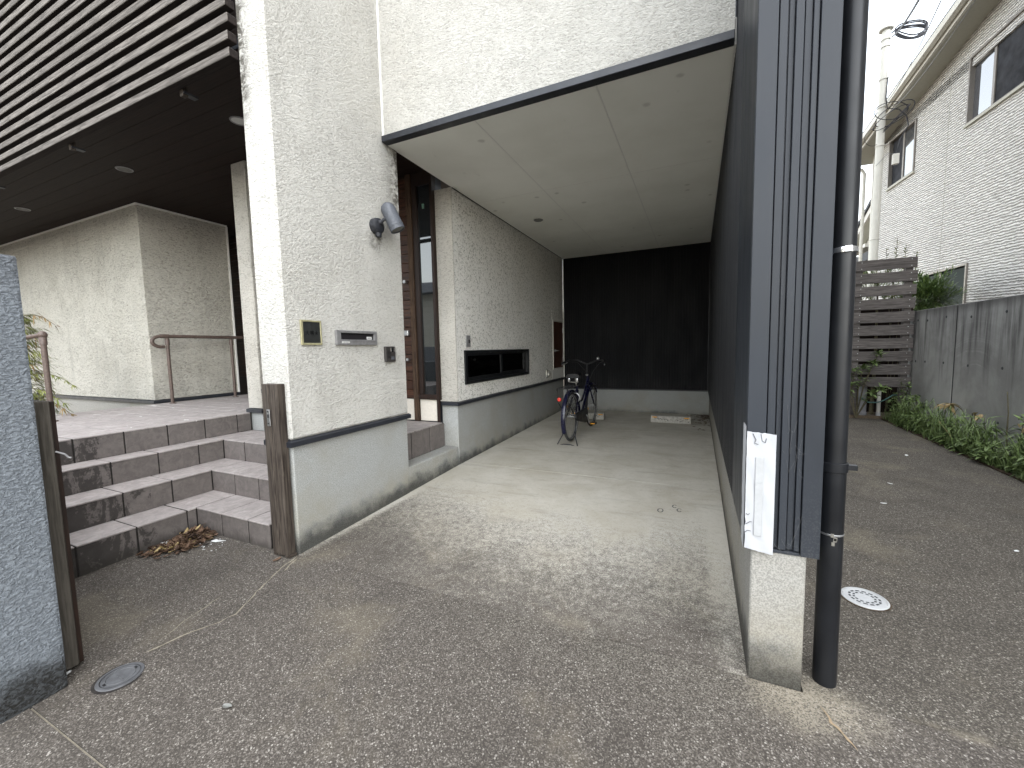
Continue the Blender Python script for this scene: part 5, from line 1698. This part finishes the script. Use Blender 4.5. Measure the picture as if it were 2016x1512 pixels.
# eaves: soffit, fascia and gutter climbing slightly towards the street
def ez(s):
    return 5.66 + (4.6 - s) * 0.165
S_E = 5.15
sofm = MB()
def ebar(mb, x0, x1, dz0, dz1, s0=S0, s1=S_E):
    vs = []
    for s in (s0, s1):
        z = ez(s)
        vs += [(x0, s, z + dz0), (x1, s, z + dz0), (x1, s, z + dz1), (x0, s, z + dz1)]
    return mb.add(vs, [(3, 2, 1, 0), (4, 5, 6, 7), (0, 1, 5, 4), (1, 2, 6, 5), (2, 3, 7, 6), (3, 0, 4, 7)])
ebar(sofm, -0.36, 0.2, 0.02, 0.05).obj('eaves_soffit', M['soffit_grey'], nh, local=True)
ebar(MB(), -0.40, -0.362, 0.0, 0.17).obj('fascia', M['cream_trim'], nh, local=True)
gut = MB()
vs = []
prof = [(-0.405, 0.16), (-0.405, 0.07), (-0.44, 0.05), (-0.49, 0.07), (-0.50, 0.165), (-0.49, 0.165), (-0.48, 0.085), (-0.42, 0.085), (-0.418, 0.16)]
for s in (S0, S_E + 0.02):
    vs += [(x, s, ez(s) + z) for x, z in prof]
k = len(prof)
gut.add(vs, [tuple(range(k)), tuple(range(2 * k - 1, k - 1, -1))] + [(i, (i + 1) % k, k + (i + 1) % k, k + i) for i in range(k)])
gut.obj('gutter', M['cream_trim'], nh, local=True)
rf_ = MB()
vs = []
for s in (S0, S_E + 0.03):
    vs += [(-0.47, s, ez(s) + 0.18), (3.4, s, ez(s) + 0.5), (3.4, s, ez(s) + 0.56), (-0.47, s, ez(s) + 0.24)]
rf_.add(vs, [(3, 2, 1, 0), (4, 5, 6, 7), (0, 1, 5, 4), (1, 2, 6, 5), (2, 3, 7, 6), (3, 0, 4, 7)])
rf_.obj('roof', M['roof_dark'], nh, local=True)
gp_ = MB().tube([(-0.45, S_E - 0.05, ez(S_E) + 0.07), (-0.45, S_E - 0.05, ez(S_E) - 0.03), (-0.12, S_E - 0.06, ez(S_E) - 0.10), (-0.07, S_E - 0.08, ez(S_E) - 0.22), (-0.07, S_E - 0.08, 0.0)], 0.035, 10)
gp_.obj('rain_pipe', M['cream_trim'], nh, smooth=True, local=True)

# ---------------------------------------------------------------- service pole with its cables
po = thing('service_pole', 'cream steel service pole with cap behind the board fence', 'utility pole', (2.97, 9.9, 0.08))
PXX, PYY = 2.985, 9.9
MB().cyl((PXX - 0.01, PYY, 0.0), (PXX + 0.012, PYY, 6.80), 0.064, 20, 0.058).obj('pole_shaft', M['pole'], po, smooth=True)
MB().lathe([(0.0, 0.075), (0.07, 0.065), (0.10, 0.035), (0.105, 0.0), (0.095, -0.01), (0.06, -0.012)], (PXX + 0.012, PYY, 6.80), (0, 0, 1), 24).obj('pole_cap', M['pole'], po, smooth=True)
for z in (6.50, 6.62, 5.95, 5.47, 4.80, 3.14):
    k = (z / 6.8) * 0.022 - 0.01
    mb = MB().lathe([(0.062, 0.0), (0.069, 0.002), (0.069, 0.022 if z != 6.62 else 0.008), (0.062, 0.025)], (PXX + k, PYY, z), (0, 0, 1), 20)
    if z not in (6.62, 3.14):
        mb.tube([(PXX + k + 0.06, PYY - 0.03, z + 0.01), (PXX + k + 0.10, PYY - 0.05, z + 0.012), (PXX + k + 0.11, PYY - 0.055, z + 0.04)], 0.008, 6)
    mb.obj('band', M['pole'] if z != 6.62 else M['soffit_grey'], po, smooth=True)
rr = random.Random(6)
mb = MB()
for k in range(6):
    c = Vector((PXX + 0.33, PYY - 0.08, 6.66 - 0.012 * k))
    a, b = 0.20 + rr.uniform(-0.03, 0.02), 0.14 + rr.uniform(-0.03, 0.04)
    ph = rr.uniform(-0.3, 0.3)
    mb.tube([(c.x + a * math.cos(t) + 0.03 * math.sin(2 * t + ph), c.y + 0.05 * math.sin(t + ph), c.z + b * math.sin(t) - 0.22 * a * math.cos(t) * (1 if k % 2 else 0.4)) for t in [2 * math.pi * q / 22 for q in range(22)]], 0.011, 6, closed=True)
mb.tube([(PXX + 0.07, PYY - 0.05, 6.70), (PXX + 0.16, PYY - 0.08, 6.74), (PXX + 0.3, PYY - 0.09, 6.80)], 0.012, 6)
mb.obj('cable_coil', M['cable'], po, smooth=True)
mb = MB()
for k in range(4):
    c = Vector((PXX + 0.11 + 0.05 * (k % 2), PYY - 0.09, 5.36 - 0.06 * k))
    a, b = 0.24 + rr.uniform(-0.05, 0.03), 0.15 + 0.02 * k
    ph = rr.uniform(0, 6)
    mb.tube([(c.x + a * math.cos(t), c.y + 0.06 * math.sin(t + ph), c.z + b * math.sin(t + 0.5 * k)) for t in [2 * math.pi * q / 20 for q in range(20)]], 0.007, 6, closed=True)
mb.tube([(PXX + 0.05, PYY - 0.07, 5.95), (PXX + 0.03, PYY - 0.08, 5.62), (PXX + 0.06, PYY - 0.08, 5.42), (PXX + 0.22, PYY - 0.09, 5.36), (PXX + 0.33, PYY - 0.09, 5.22), (PXX + 0.36, PYY - 0.09, 5.05), (PXX + 0.26, PYY - 0.09, 4.85), (PXX + 0.22, PYY - 0.09, 4.60)], 0.008, 6)
mb.tube([(PXX - 0.10 + 0.13 * math.cos(t) , PYY - 0.03 , 4.98 + 0.15 * math.sin(t)) for t in [2 * math.pi * q / 16 for q in range(16)]], 0.004, 5, closed=True)
mb.obj('cable_coil', M['cable'], po, smooth=True)
MB().box(PXX + 0.165, PXX + 0.255, PYY - 0.12, PYY - 0.06, 4.42, 4.60).obj('junction_box', M['cream_trim'], po, bevel=0.006)
MB().tube([(PXX + 0.21, PYY - 0.1, 4.60), (PXX + 0.1, PYY - 0.08, 4.63), (PXX - 0.06, PYY - 0.07, 4.45)], 0.005, 5).obj('thin_wire', M['cable_grey'], po)

def wire(pts, rad, label, mat='cable', sag=0.15):
    P = []
    a, b = Vector(pts[0]), Vector(pts[1])
    for i in range(25):
        t = i / 24
        p = a.lerp(b, t)
        p.z -= sag * 4 * t * (1 - t)
        P.append(p)
    o = MB().tube(P, rad, 6).obj('overhead_wire', M[mat], smooth=True)
    tag(o, label, 'wire', 'wires from the service pole')
WIRES = [((3.06, 9.85, 6.63), (1.433, 4.0, 3.742)), ((3.05, 9.86, 5.55), (1.757, 4.5, 4.08)), ((3.08, 9.86, 5.35), (2.204, 5.0, 4.3))]
wire(WIRES[0], 0.011, 'thick overhead cable leaving the top of the cream pole', sag=0.06)
wire(WIRES[1], 0.005, 'thin overhead wire passing right of the pole top', 'cable_grey', 0.10)
wire(WIRES[2], 0.004, 'thin wire running just above the neighbour gutter', 'cable_grey', 0.10)

# ---------------------------------------------------------------- farther house seen in the gap
fh = thing('far_house', 'small piece of a white house with dark roof beyond the pole', 'house', (6.5, 15.0, 0.0))
MB().prism([(13.3, 0.0), (16.2, 0.0), (16.2, 4.15), (13.3, 5.40)], 'x', 4.62, 9.0).obj('wall', M['far_wall'], fh)
MB().prism([(13.2, 5.45), (16.6, 3.98), (16.6, 4.16), (13.2, 5.63)], 'x', 4.30, 4.345).obj('barge_board', M['far_wall'], fh)
MB().prism([(13.2, 5.64), (16.7, 4.127), (16.7, 4.23), (13.2, 5.74)], 'x', 4.26, 9.2).obj('roof', M['roof_dark'], fh)
MB().prism([(13.2, 5.43), (16.55, 3.98), (16.55, 4.0), (13.2, 5.45)], 'x', 4.346, 4.61).obj('eaves_soffit', M['soffit_grey'], fh)
MB().box(4.28, 4.60, 14.9, 16.1, 3.93, 4.03).obj('canopy', M['cream_trim'], fh)
MB().box(4.30, 4.61, 14.7, 16.0, 3.55, 3.78).obj('canopy_beam', M['roof_dark'], fh)
MB().box(4.32, 4.61, 14.5, 15.9, 3.30, 3.48).obj('canopy_beam', M['roof_dark'], fh)

# house across the street (seen only mirrored in the glass)
oh = thing('opposite_house', 'grey sided house across the street mirrored in the glass', 'house', (-13.0, -12.0, -0.17))
MB().box(-24.0, -6.0, -18.0, -10.205, -0.2, 4.2).obj('wall', M['soffit_grey'], oh)
for x in (-18.5, -9.0):
    f = MB().slab('y', -10.15, -10.204, (x - 0.85, x + 0.85), (0.9, 2.1), [(x - 0.8, x + 0.8, 0.95, 2.05)]).obj('window', M['bronze'], oh)
    MB().box(x - 0.8, x + 0.8, -10.203, -10.195, 0.95, 2.05).obj('pane', M['glass_dark'], f)
for i in range(14):
    MB().box(-24.0, -6.0, -10.204, -10.18, 0.0 + i * 0.3, 0.285 + i * 0.3).obj('siding_board', M['soffit_grey'], oh) if i > 6 else None
MB().prism([(-9.7, 4.2), (-18.6, 4.2), (-14.2, 5.6)], 'x', -24.5, -5.5).obj('roof', M['roof_dark'], oh)
MB().box(-20.0, -7.5, -8.2, -8.05, -0.17, 1.45).obj('garden_wall', M['lamp_grey'], oh)

# ---------------------------------------------------------------- planting
def leaf(mb, p, d, up, L, W, fold=0.25, droop=0.3, seg=3):
    """pointed leaf from p along d"""
    p, d = Vector(p), Vector(d).normalized()
    s = d.cross(Vector(up))
    if s.length < 1e-4:
        s = d.orthogonal()
    s.normalize()
    u = s.cross(d).normalized()
    prof = (0.0, 0.8, 1.0, 0.62, 0.0) if seg == 4 else (0.0, 0.95, 0.75, 0.0)
    n = len(prof) - 1
    vs = []
    for i, w in enumerate(prof):
        t = i / n
        c = p + d * (L * t) - Vector((0, 0, 1)) * (droop * L * t * t)
        hw = W * 0.5 * w
        if w == 0:
            vs.append((c,))
        else:
            vs.append((c + s * hw + u * hw * fold, c, c - s * hw + u * hw * fold))
    V, idx = [], []
    for g_ in vs:
        idx.append(list(range(len(V), len(V) + len(g_))))
        V += g_
    F = []
    for a, b in zip(idx[:-1], idx[1:]):
        if len(a) == 1:
            F += [(a[0], b[0], b[1]), (a[0], b[1], b[2])]
        elif len(b) == 1:
            F += [(a[0], b[0], a[1]), (a[1], b[0], a[2])]
        else:
            F += [(a[0], b[0], b[1], a[1]), (a[1], b[1], b[2], a[2])]
    mb.add(V, F)

def rdir(r, zlo=-0.2, zhi=0.9):
    a = r.uniform(0, 2 * math.pi)
    z = r.uniform(zlo, zhi)
    c = math.sqrt(max(0, 1 - z * z))
    return Vector((c * math.cos(a), c * math.sin(a), z))

def stem_plant(name, label, base, tops, leafmat, L, W, n, seed, cat='plant', group=None, whorl=False, droop=0.35, stemr=0.005, spread=0.5):
    """plant with woody stems to the given tops and leaves set along their upper part"""
    r = random.Random(seed)
    t = thing(name, label, cat, base, 0, group)
    st_, lf = MB(), MB()
    for tx in tops:
        b, e = Vector(base), Vector(tx)
        mid = b.lerp(e, 0.5) + Vector((r.uniform(-0.05, 0.05), r.uniform(-0.05, 0.05), 0.03))
        P = [b.lerp(mid, q / 4) if q < 4 else mid.lerp(e, (q - 4) / 4) for q in range(9)]
        st_.tube(P, [stemr * (1 - 0.07 * q) for q in range(9)], 6)
        for k in range(n):
            q = r.uniform(spread, 1.0) ** 0.8
            p = b.lerp(mid, q * 2) if q < 0.5 else mid.lerp(e, q * 2 - 1)
            d = rdir(r, -0.15, 0.75)
            if whorl and r.random() < 0.6:
                p = e + Vector((r.gauss(0, 0.008), r.gauss(0, 0.008), r.uniform(-0.05, 0.0)))
                d = rdir(r, 0.0, 0.9)
            sc = r.uniform(0.6, 1.15)
            leaf(lf, p, d, (0, 0, 1), L * sc, W * sc, 0.25, droop * r.uniform(0.3, 1.4), 4)
    st_.obj('stem', M['stem'], t)
    stuff(lf.obj('foliage', M[leafmat], t))
    return t

# shrub in front of the fence
stem_plant('shrub', 'leafy green shrub against the board fence beside the downpipe', (2.26, 7.88, 0.08),
           [(2.50, 7.86, 1.10), (2.42, 7.80, 0.95), (2.31, 7.85, 0.88), (2.22, 7.88, 0.84), (2.52, 7.76, 0.56), (2.40, 7.72, 0.50), (2.17, 7.85, 0.62)], 'leaf_bright', 0.125, 0.040, 34, 1, 'shrub', whorl=True, spread=0.45, stemr=0.008)
stem_plant('shrub', 'light round-leaved shrub at the corner of fence and wall', (2.72, 7.74, 0.05),
           [(2.70, 7.68, 0.70), (2.82, 7.72, 0.66), (2.63, 7.68, 0.52), (2.77, 7.6, 0.45), (2.60, 7.72, 0.38)], 'leaf_bright', 0.055, 0.038, 46, 2, 'shrub', spread=0.3)
# broad leaved weeds along the wall
WD = [('tall willow-leaved weed in the middle of the strip', (2.76, 5.88, -0.03), [(2.74, 5.85, 0.44), (2.80, 5.93, 0.34), (2.70, 5.80, 0.22)], 0.19, 0.040, 26),
      ('leafy weed below the wall joint', (2.72, 6.30, -0.02), [(2.72, 6.28, 0.36), (2.78, 6.40, 0.30), (2.66, 6.2, 0.20)], 0.17, 0.045, 22),
      ('weed with pointed leaves at the right picture edge', (2.80, 5.38, -0.03), [(2.80, 5.40, 0.52), (2.86, 5.33, 0.42), (2.74, 5.30, 0.32)], 0.13, 0.034, 34),
      ('bushy weed near the fence end of the strip', (2.74, 7.35, 0.01), [(2.70, 7.3, 0.46), (2.78, 7.2, 0.42), (2.66, 7.45, 0.34), (2.8, 7.5, 0.50)], 0.085, 0.036, 44),
      ('small weed leaning over the drive edge', (2.64, 5.55, -0.03), [(2.60, 5.5, 0.14), (2.66, 5.6, 0.16), (2.58, 5.42, 0.12)], 0.14, 0.028, 24),
      ('dense weed clump halfway along the drive edge', (2.68, 6.75, 0.0), [(2.66, 6.7, 0.26), (2.72, 6.8, 0.30), (2.63, 6.9, 0.22)], 0.10, 0.034, 40)]
for i, (lab, b, tops, L, W, n) in enumerate(WD):
    stem_plant('weed', lab, b, tops, 'leaf' if i % 2 else 'leaf_bright', L, W, n, 30 + i, 'weed', 'weeds along the retaining wall', spread=0.25, droop=0.5, stemr=0.004)
# dry stalks
for i, (pts, lab) in enumerate((([(2.80, 5.56, -0.02), (2.79, 5.60, 0.30), (2.82, 5.66, 0.52), (2.86, 5.78, 0.72)], 'bare dark stalk leaning on the concrete wall at right'),
                                ([(2.66, 6.02, -0.02), (2.64, 6.22, 0.18), (2.62, 6.42, 0.30)], 'pale dry grass stalk leaning out of the strip'),
                                ([(2.84, 6.30, -0.02), (2.85, 6.31, 0.24), (2.86, 6.32, 0.42)], 'dark upright stalk at the wall joint'))):
    o = MB().tube(pts, [0.007, 0.006, 0.005, 0.004][:len(pts)], 6).obj('dry_stalk', M['stem'] if i != 1 else M['dead_yellow'], smooth=True)
    tag(o, lab, 'stalk', 'dry stalks in the planting strip')
# yellowed leaves
def yellow(name, c, n, L, seed, lab):
    r = random.Random(seed)
    t = thing(name, lab, 'plant', (c[0], c[1], gz(c[1])), 0, 'yellowed plants at the wall')
    MB().tube([(c[0], c[1], gz(c[1])), (c[0] - 0.01, c[1] + 0.02, c[2] * 0.6), c], [0.006, 0.005, 0.003], 6).obj('stem', M['stem'], t)
    mb = MB()
    for k in range(n):
        leaf(mb, Vector(c) + Vector((r.uniform(-.03, .03), r.uniform(-.06, .06), r.uniform(-.03, .02))), rdir(r, -0.6, 0.2), (0, 0, 1), L * r.uniform(0.6, 1.1), L * 0.42, 0.3, 0.6, 4)
    mb.obj('foliage', M['dead_yellow'], t)
yellow('yellowed_plant', (2.80, 6.70, 0.47), 14, 0.13, 3, 'yellowed wilting leaves left of the wall joint')
yellow('yellowed_plant', (2.84, 6.22, 0.43), 5, 0.09, 4, 'small pale yellow leaf tuft right of the wall joint')
yellow('yellowed_plant', (2.86, 5.50, 0.42), 4, 0.09, 5, 'single pale leaf tuft beside the bare stalk')

# low ground cover in the strip
r = random.Random(77)
mb, mb2 = MB(), MB()
for i in range(5200):
    y = r.uniform(4.2, 7.9)
    x = 2.60 + abs(r.gauss(0, 0.13)) + 0.03 * math.sin(y * 5)
    if x > 2.95:
        x = r.uniform(2.62, 2.94)
    clump = 0.5 + 0.5 * math.sin(y * 4.1 + 1.0) * math.sin(y * 1.7)
    if r.random() > 0.45 + 0.55 * clump:
        continue
    z = gz(y) + 0.02 + r.random() ** 1.5 * (0.06 + 0.20 * clump)
    L = r.uniform(0.035, 0.095)
    leaf(mb if r.random() < 0.65 else mb2, (x, y, z), rdir(r, -0.3, 0.8) + Vector((-0.25, -0.1, 0)), (0, 0, 1), L, L * r.uniform(0.16, 0.42), 0.2, r.uniform(0.1, 0.7))
gc = stuff(mb.obj('ground_cover', M['leaf']))
tag(gc, 'low green weeds spilling over the edge of the drive', 'ground cover')
stuff(mb2.obj('young_ground_cover', M['leaf_bright'], gc))
# grass blades
mb = MB()
for i in range(900):
    y = r.uniform(4.2, 7.9)
    x = 2.585 + abs(r.gauss(0, 0.06))
    a = r.uniform(0, 6.28)
    h = r.uniform(0.05, 0.17)
    b = Vector((x, y, gz(y) + 0.01))
    tip = b + Vector((math.cos(a) * h * 0.7, math.sin(a) * h * 0.7, h))
    s = Vector((-math.sin(a), math.cos(a), 0)) * 0.003
    m_ = b.lerp(tip, 0.55) + Vector((0, 0, h * 0.15))
    mb.add([b - s, b + s, m_ + s * 0.8, m_ - s * 0.8, tip], [(0, 1, 2, 3), (3, 2, 4)])
for i in range(420):
    k = r.choice((4.6, 5.1, 5.75, 6.1, 6.55, 7.0, 7.45))
    y, x = k + r.gauss(0, 0.12), 2.70 + r.gauss(0, 0.06)
    a, h = r.uniform(0, 6.28), r.uniform(0.18, 0.50)
    b = Vector((x, y, gz(y) + 0.01))
    e = Vector((math.cos(a), math.sin(a), 0))
    if x + e.x * h * 0.6 > 2.94:
        e.x = -abs(e.x)
    s = Vector((-e.y, e.x, 0)) * r.uniform(0.0025, 0.0045)
    P = [b, b + e * h * 0.14 + Vector((0, 0, h * 0.55)), b + e * h * 0.38 + Vector((0, 0, h * 0.88)), b + e * h * 0.75 + Vector((0, 0, h * r.uniform(0.55, 0.95)))]
    mb.add([P[0] - s, P[0] + s, P[1] - s, P[1] + s, P[2] - s * 0.7, P[2] + s * 0.7, P[3]], [(0, 1, 3, 2), (2, 3, 5, 4), (4, 5, 6)])
tag(stuff(mb.obj('grass_tufts', M['leaf_bright'])), 'thin grass blades along the drive edge', 'grass')

# evergreen behind the fence
def spray_bush(name, lab, c, rad, n, mats, seed, cat='bush', trunk=True, L=(0.07, 0.15), aspect=(1, 1, 1), group=None, squeeze=0.0):
    r = random.Random(seed)
    t = thing(name, lab, cat, (c[0], c[1], 0.08), 0, group)
    if trunk:
        MB().tube([(c[0], c[1], 0.0), (c[0] + 0.02, c[1], c[2] * 0.5), (c[0], c[1], c[2] + rad * 0.4)], [0.03, 0.022, 0.01], 8).obj('trunk', M['stem'], t, smooth=True)
    mbs = [MB() for _ in mats]
    for i in range(n):
        d = rdir(r, -0.9, 1.0)
        q = r.random() ** 0.45
        lump = 0.78 + 0.3 * math.sin(d.x * 5 + seed) * math.sin(d.y * 6 + 1) + 0.15 * math.sin(d.z * 9)
        p = Vector(c) + Vector((d.x * aspect[0], d.y * aspect[1], d.z * aspect[2])) * rad * q * lump
        o = (d + Vector((r.uniform(-.5, .5), r.uniform(-.5, .5), r.uniform(0.0, 0.7)))).normalized()
        l = r.uniform(*L)
        k = min(len(mats) - 1, int(r.random() * len(mats)))
        for s in range(4):
            dd = (o + Vector((r.uniform(-.5, .5), r.uniform(-.5, .5), r.uniform(-.4, .4)))).normalized()
            leaf(mbs[k], p + o * l * 0.18 * s, dd, (0, 0, 1), l * 0.75, l * 0.10, 0.1, 0.15)
    for m_, mm in zip(mbs, mats):
        stuff(m_.obj('foliage', M[mm], t))
    return t
spray_bush('evergreen_bush', 'bright green feathery evergreen rising behind the retaining wall', (3.40, 8.95, 1.92), 0.46, 2300, ('leaf_bright', 'leaf', 'leaf_dark'), 3, aspect=(0.95, 0.9, 0.85))
spray_bush('evergreen_bush', 'thin feathery shrub showing through the fence gaps', (2.60, 8.40, 2.13), 0.42, 420, ('leaf_bright', 'conifer'), 5, aspect=(1.25, 0.5, 0.62))
stem_plant('shrub', 'thin twigs rising over the top of the board fence', (2.80, 8.45, 0.1), [(2.82, 8.42, 2.86), (2.93, 8.42, 2.74), (3.06, 8.4, 2.62), (2.70, 8.45, 2.70)], 'conifer', 0.07, 0.016, 40, 12, 'shrub', spread=0.8, droop=0.1, stemr=0.006)

# conifer by the left handrail
cf = thing('conifer', 'thin yellow-green conifer squeezed between gate pier and handrail', 'shrub', (-6.62, 1.80, 0.20))
r = random.Random(9)
MB().tube([(-6.62, 1.80, 0.18), (-6.60, 1.82, 0.9), (-6.63, 1.86, 1.75)], [0.03, 0.02, 0.008], 8).obj('trunk', M['stem'], cf, smooth=True)
ma, mbn, tw = MB(), MB(), MB()
for i in range(620):
    z = r.uniform(0.66, 1.78)
    w = 0.06 + 0.13 * max(0, (1.9 - z) / 1.2)
    a = r.uniform(0, 6.28)
    p = Vector((-6.72 + math.cos(a) * w * r.random(), 1.80 + math.sin(a) * w * r.random(), z))
    d = Vector((math.cos(a), math.sin(a), r.uniform(-0.5, 0.2))).normalized()
    tgt = mbn if r.random() < 0.22 else ma
    for s in range(6):
        leaf(tgt, p + d * 0.03 * s, (d + Vector((r.uniform(-.7, .7), r.uniform(-.7, .7), r.uniform(-.6, .3)))).normalized(), (0, 0, 1), r.uniform(0.05, 0.11), 0.013, 0.1, 0.3)
def frond(p0, p1, seed, tgt):
    rr = random.Random(seed)
    p0, p1 = Vector(p0), Vector(p1)
    P = [p0.lerp(p1, q / 6) + Vector((0, 0, 0.05 * math.sin(math.pi * q / 6))) for q in range(7)]
    tw.tube(P, [0.005 - 0.0005 * q for q in range(7)], 5)
    for q in range(2, 7):
        for k in range(7):
            d = ((p1 - p0).normalized() + Vector((rr.uniform(-.8, .8), rr.uniform(-.8, .8), rr.uniform(-.8, .3)))).normalized()
            leaf(tgt, P[q], d, (0, 0, 1), rr.uniform(0.04, 0.10), 0.010, 0.1, 0.4)
frond((-6.5, 1.85, 0.85), (-5.86, 1.95, 0.62), 1, mbn)
frond((-6.5, 1.8, 0.95), (-6.0, 1.9, 0.80), 2, ma)
frond((-6.5, 1.85, 1.1), (-6.05, 2.0, 0.98), 3, ma)
frond((-6.55, 1.85, 1.72), (-6.30, 2.0, 1.62), 4, mbn)
frond((-6.5, 1.8, 0.8), (-6.05, 1.85, 0.55), 5, mbn)
stuff(ma.obj('foliage', M['conifer'], cf))
stuff(mbn.obj('brown_foliage', M['conifer_brown'], cf))
stuff(tw.obj('twigs', M['stem'], cf))
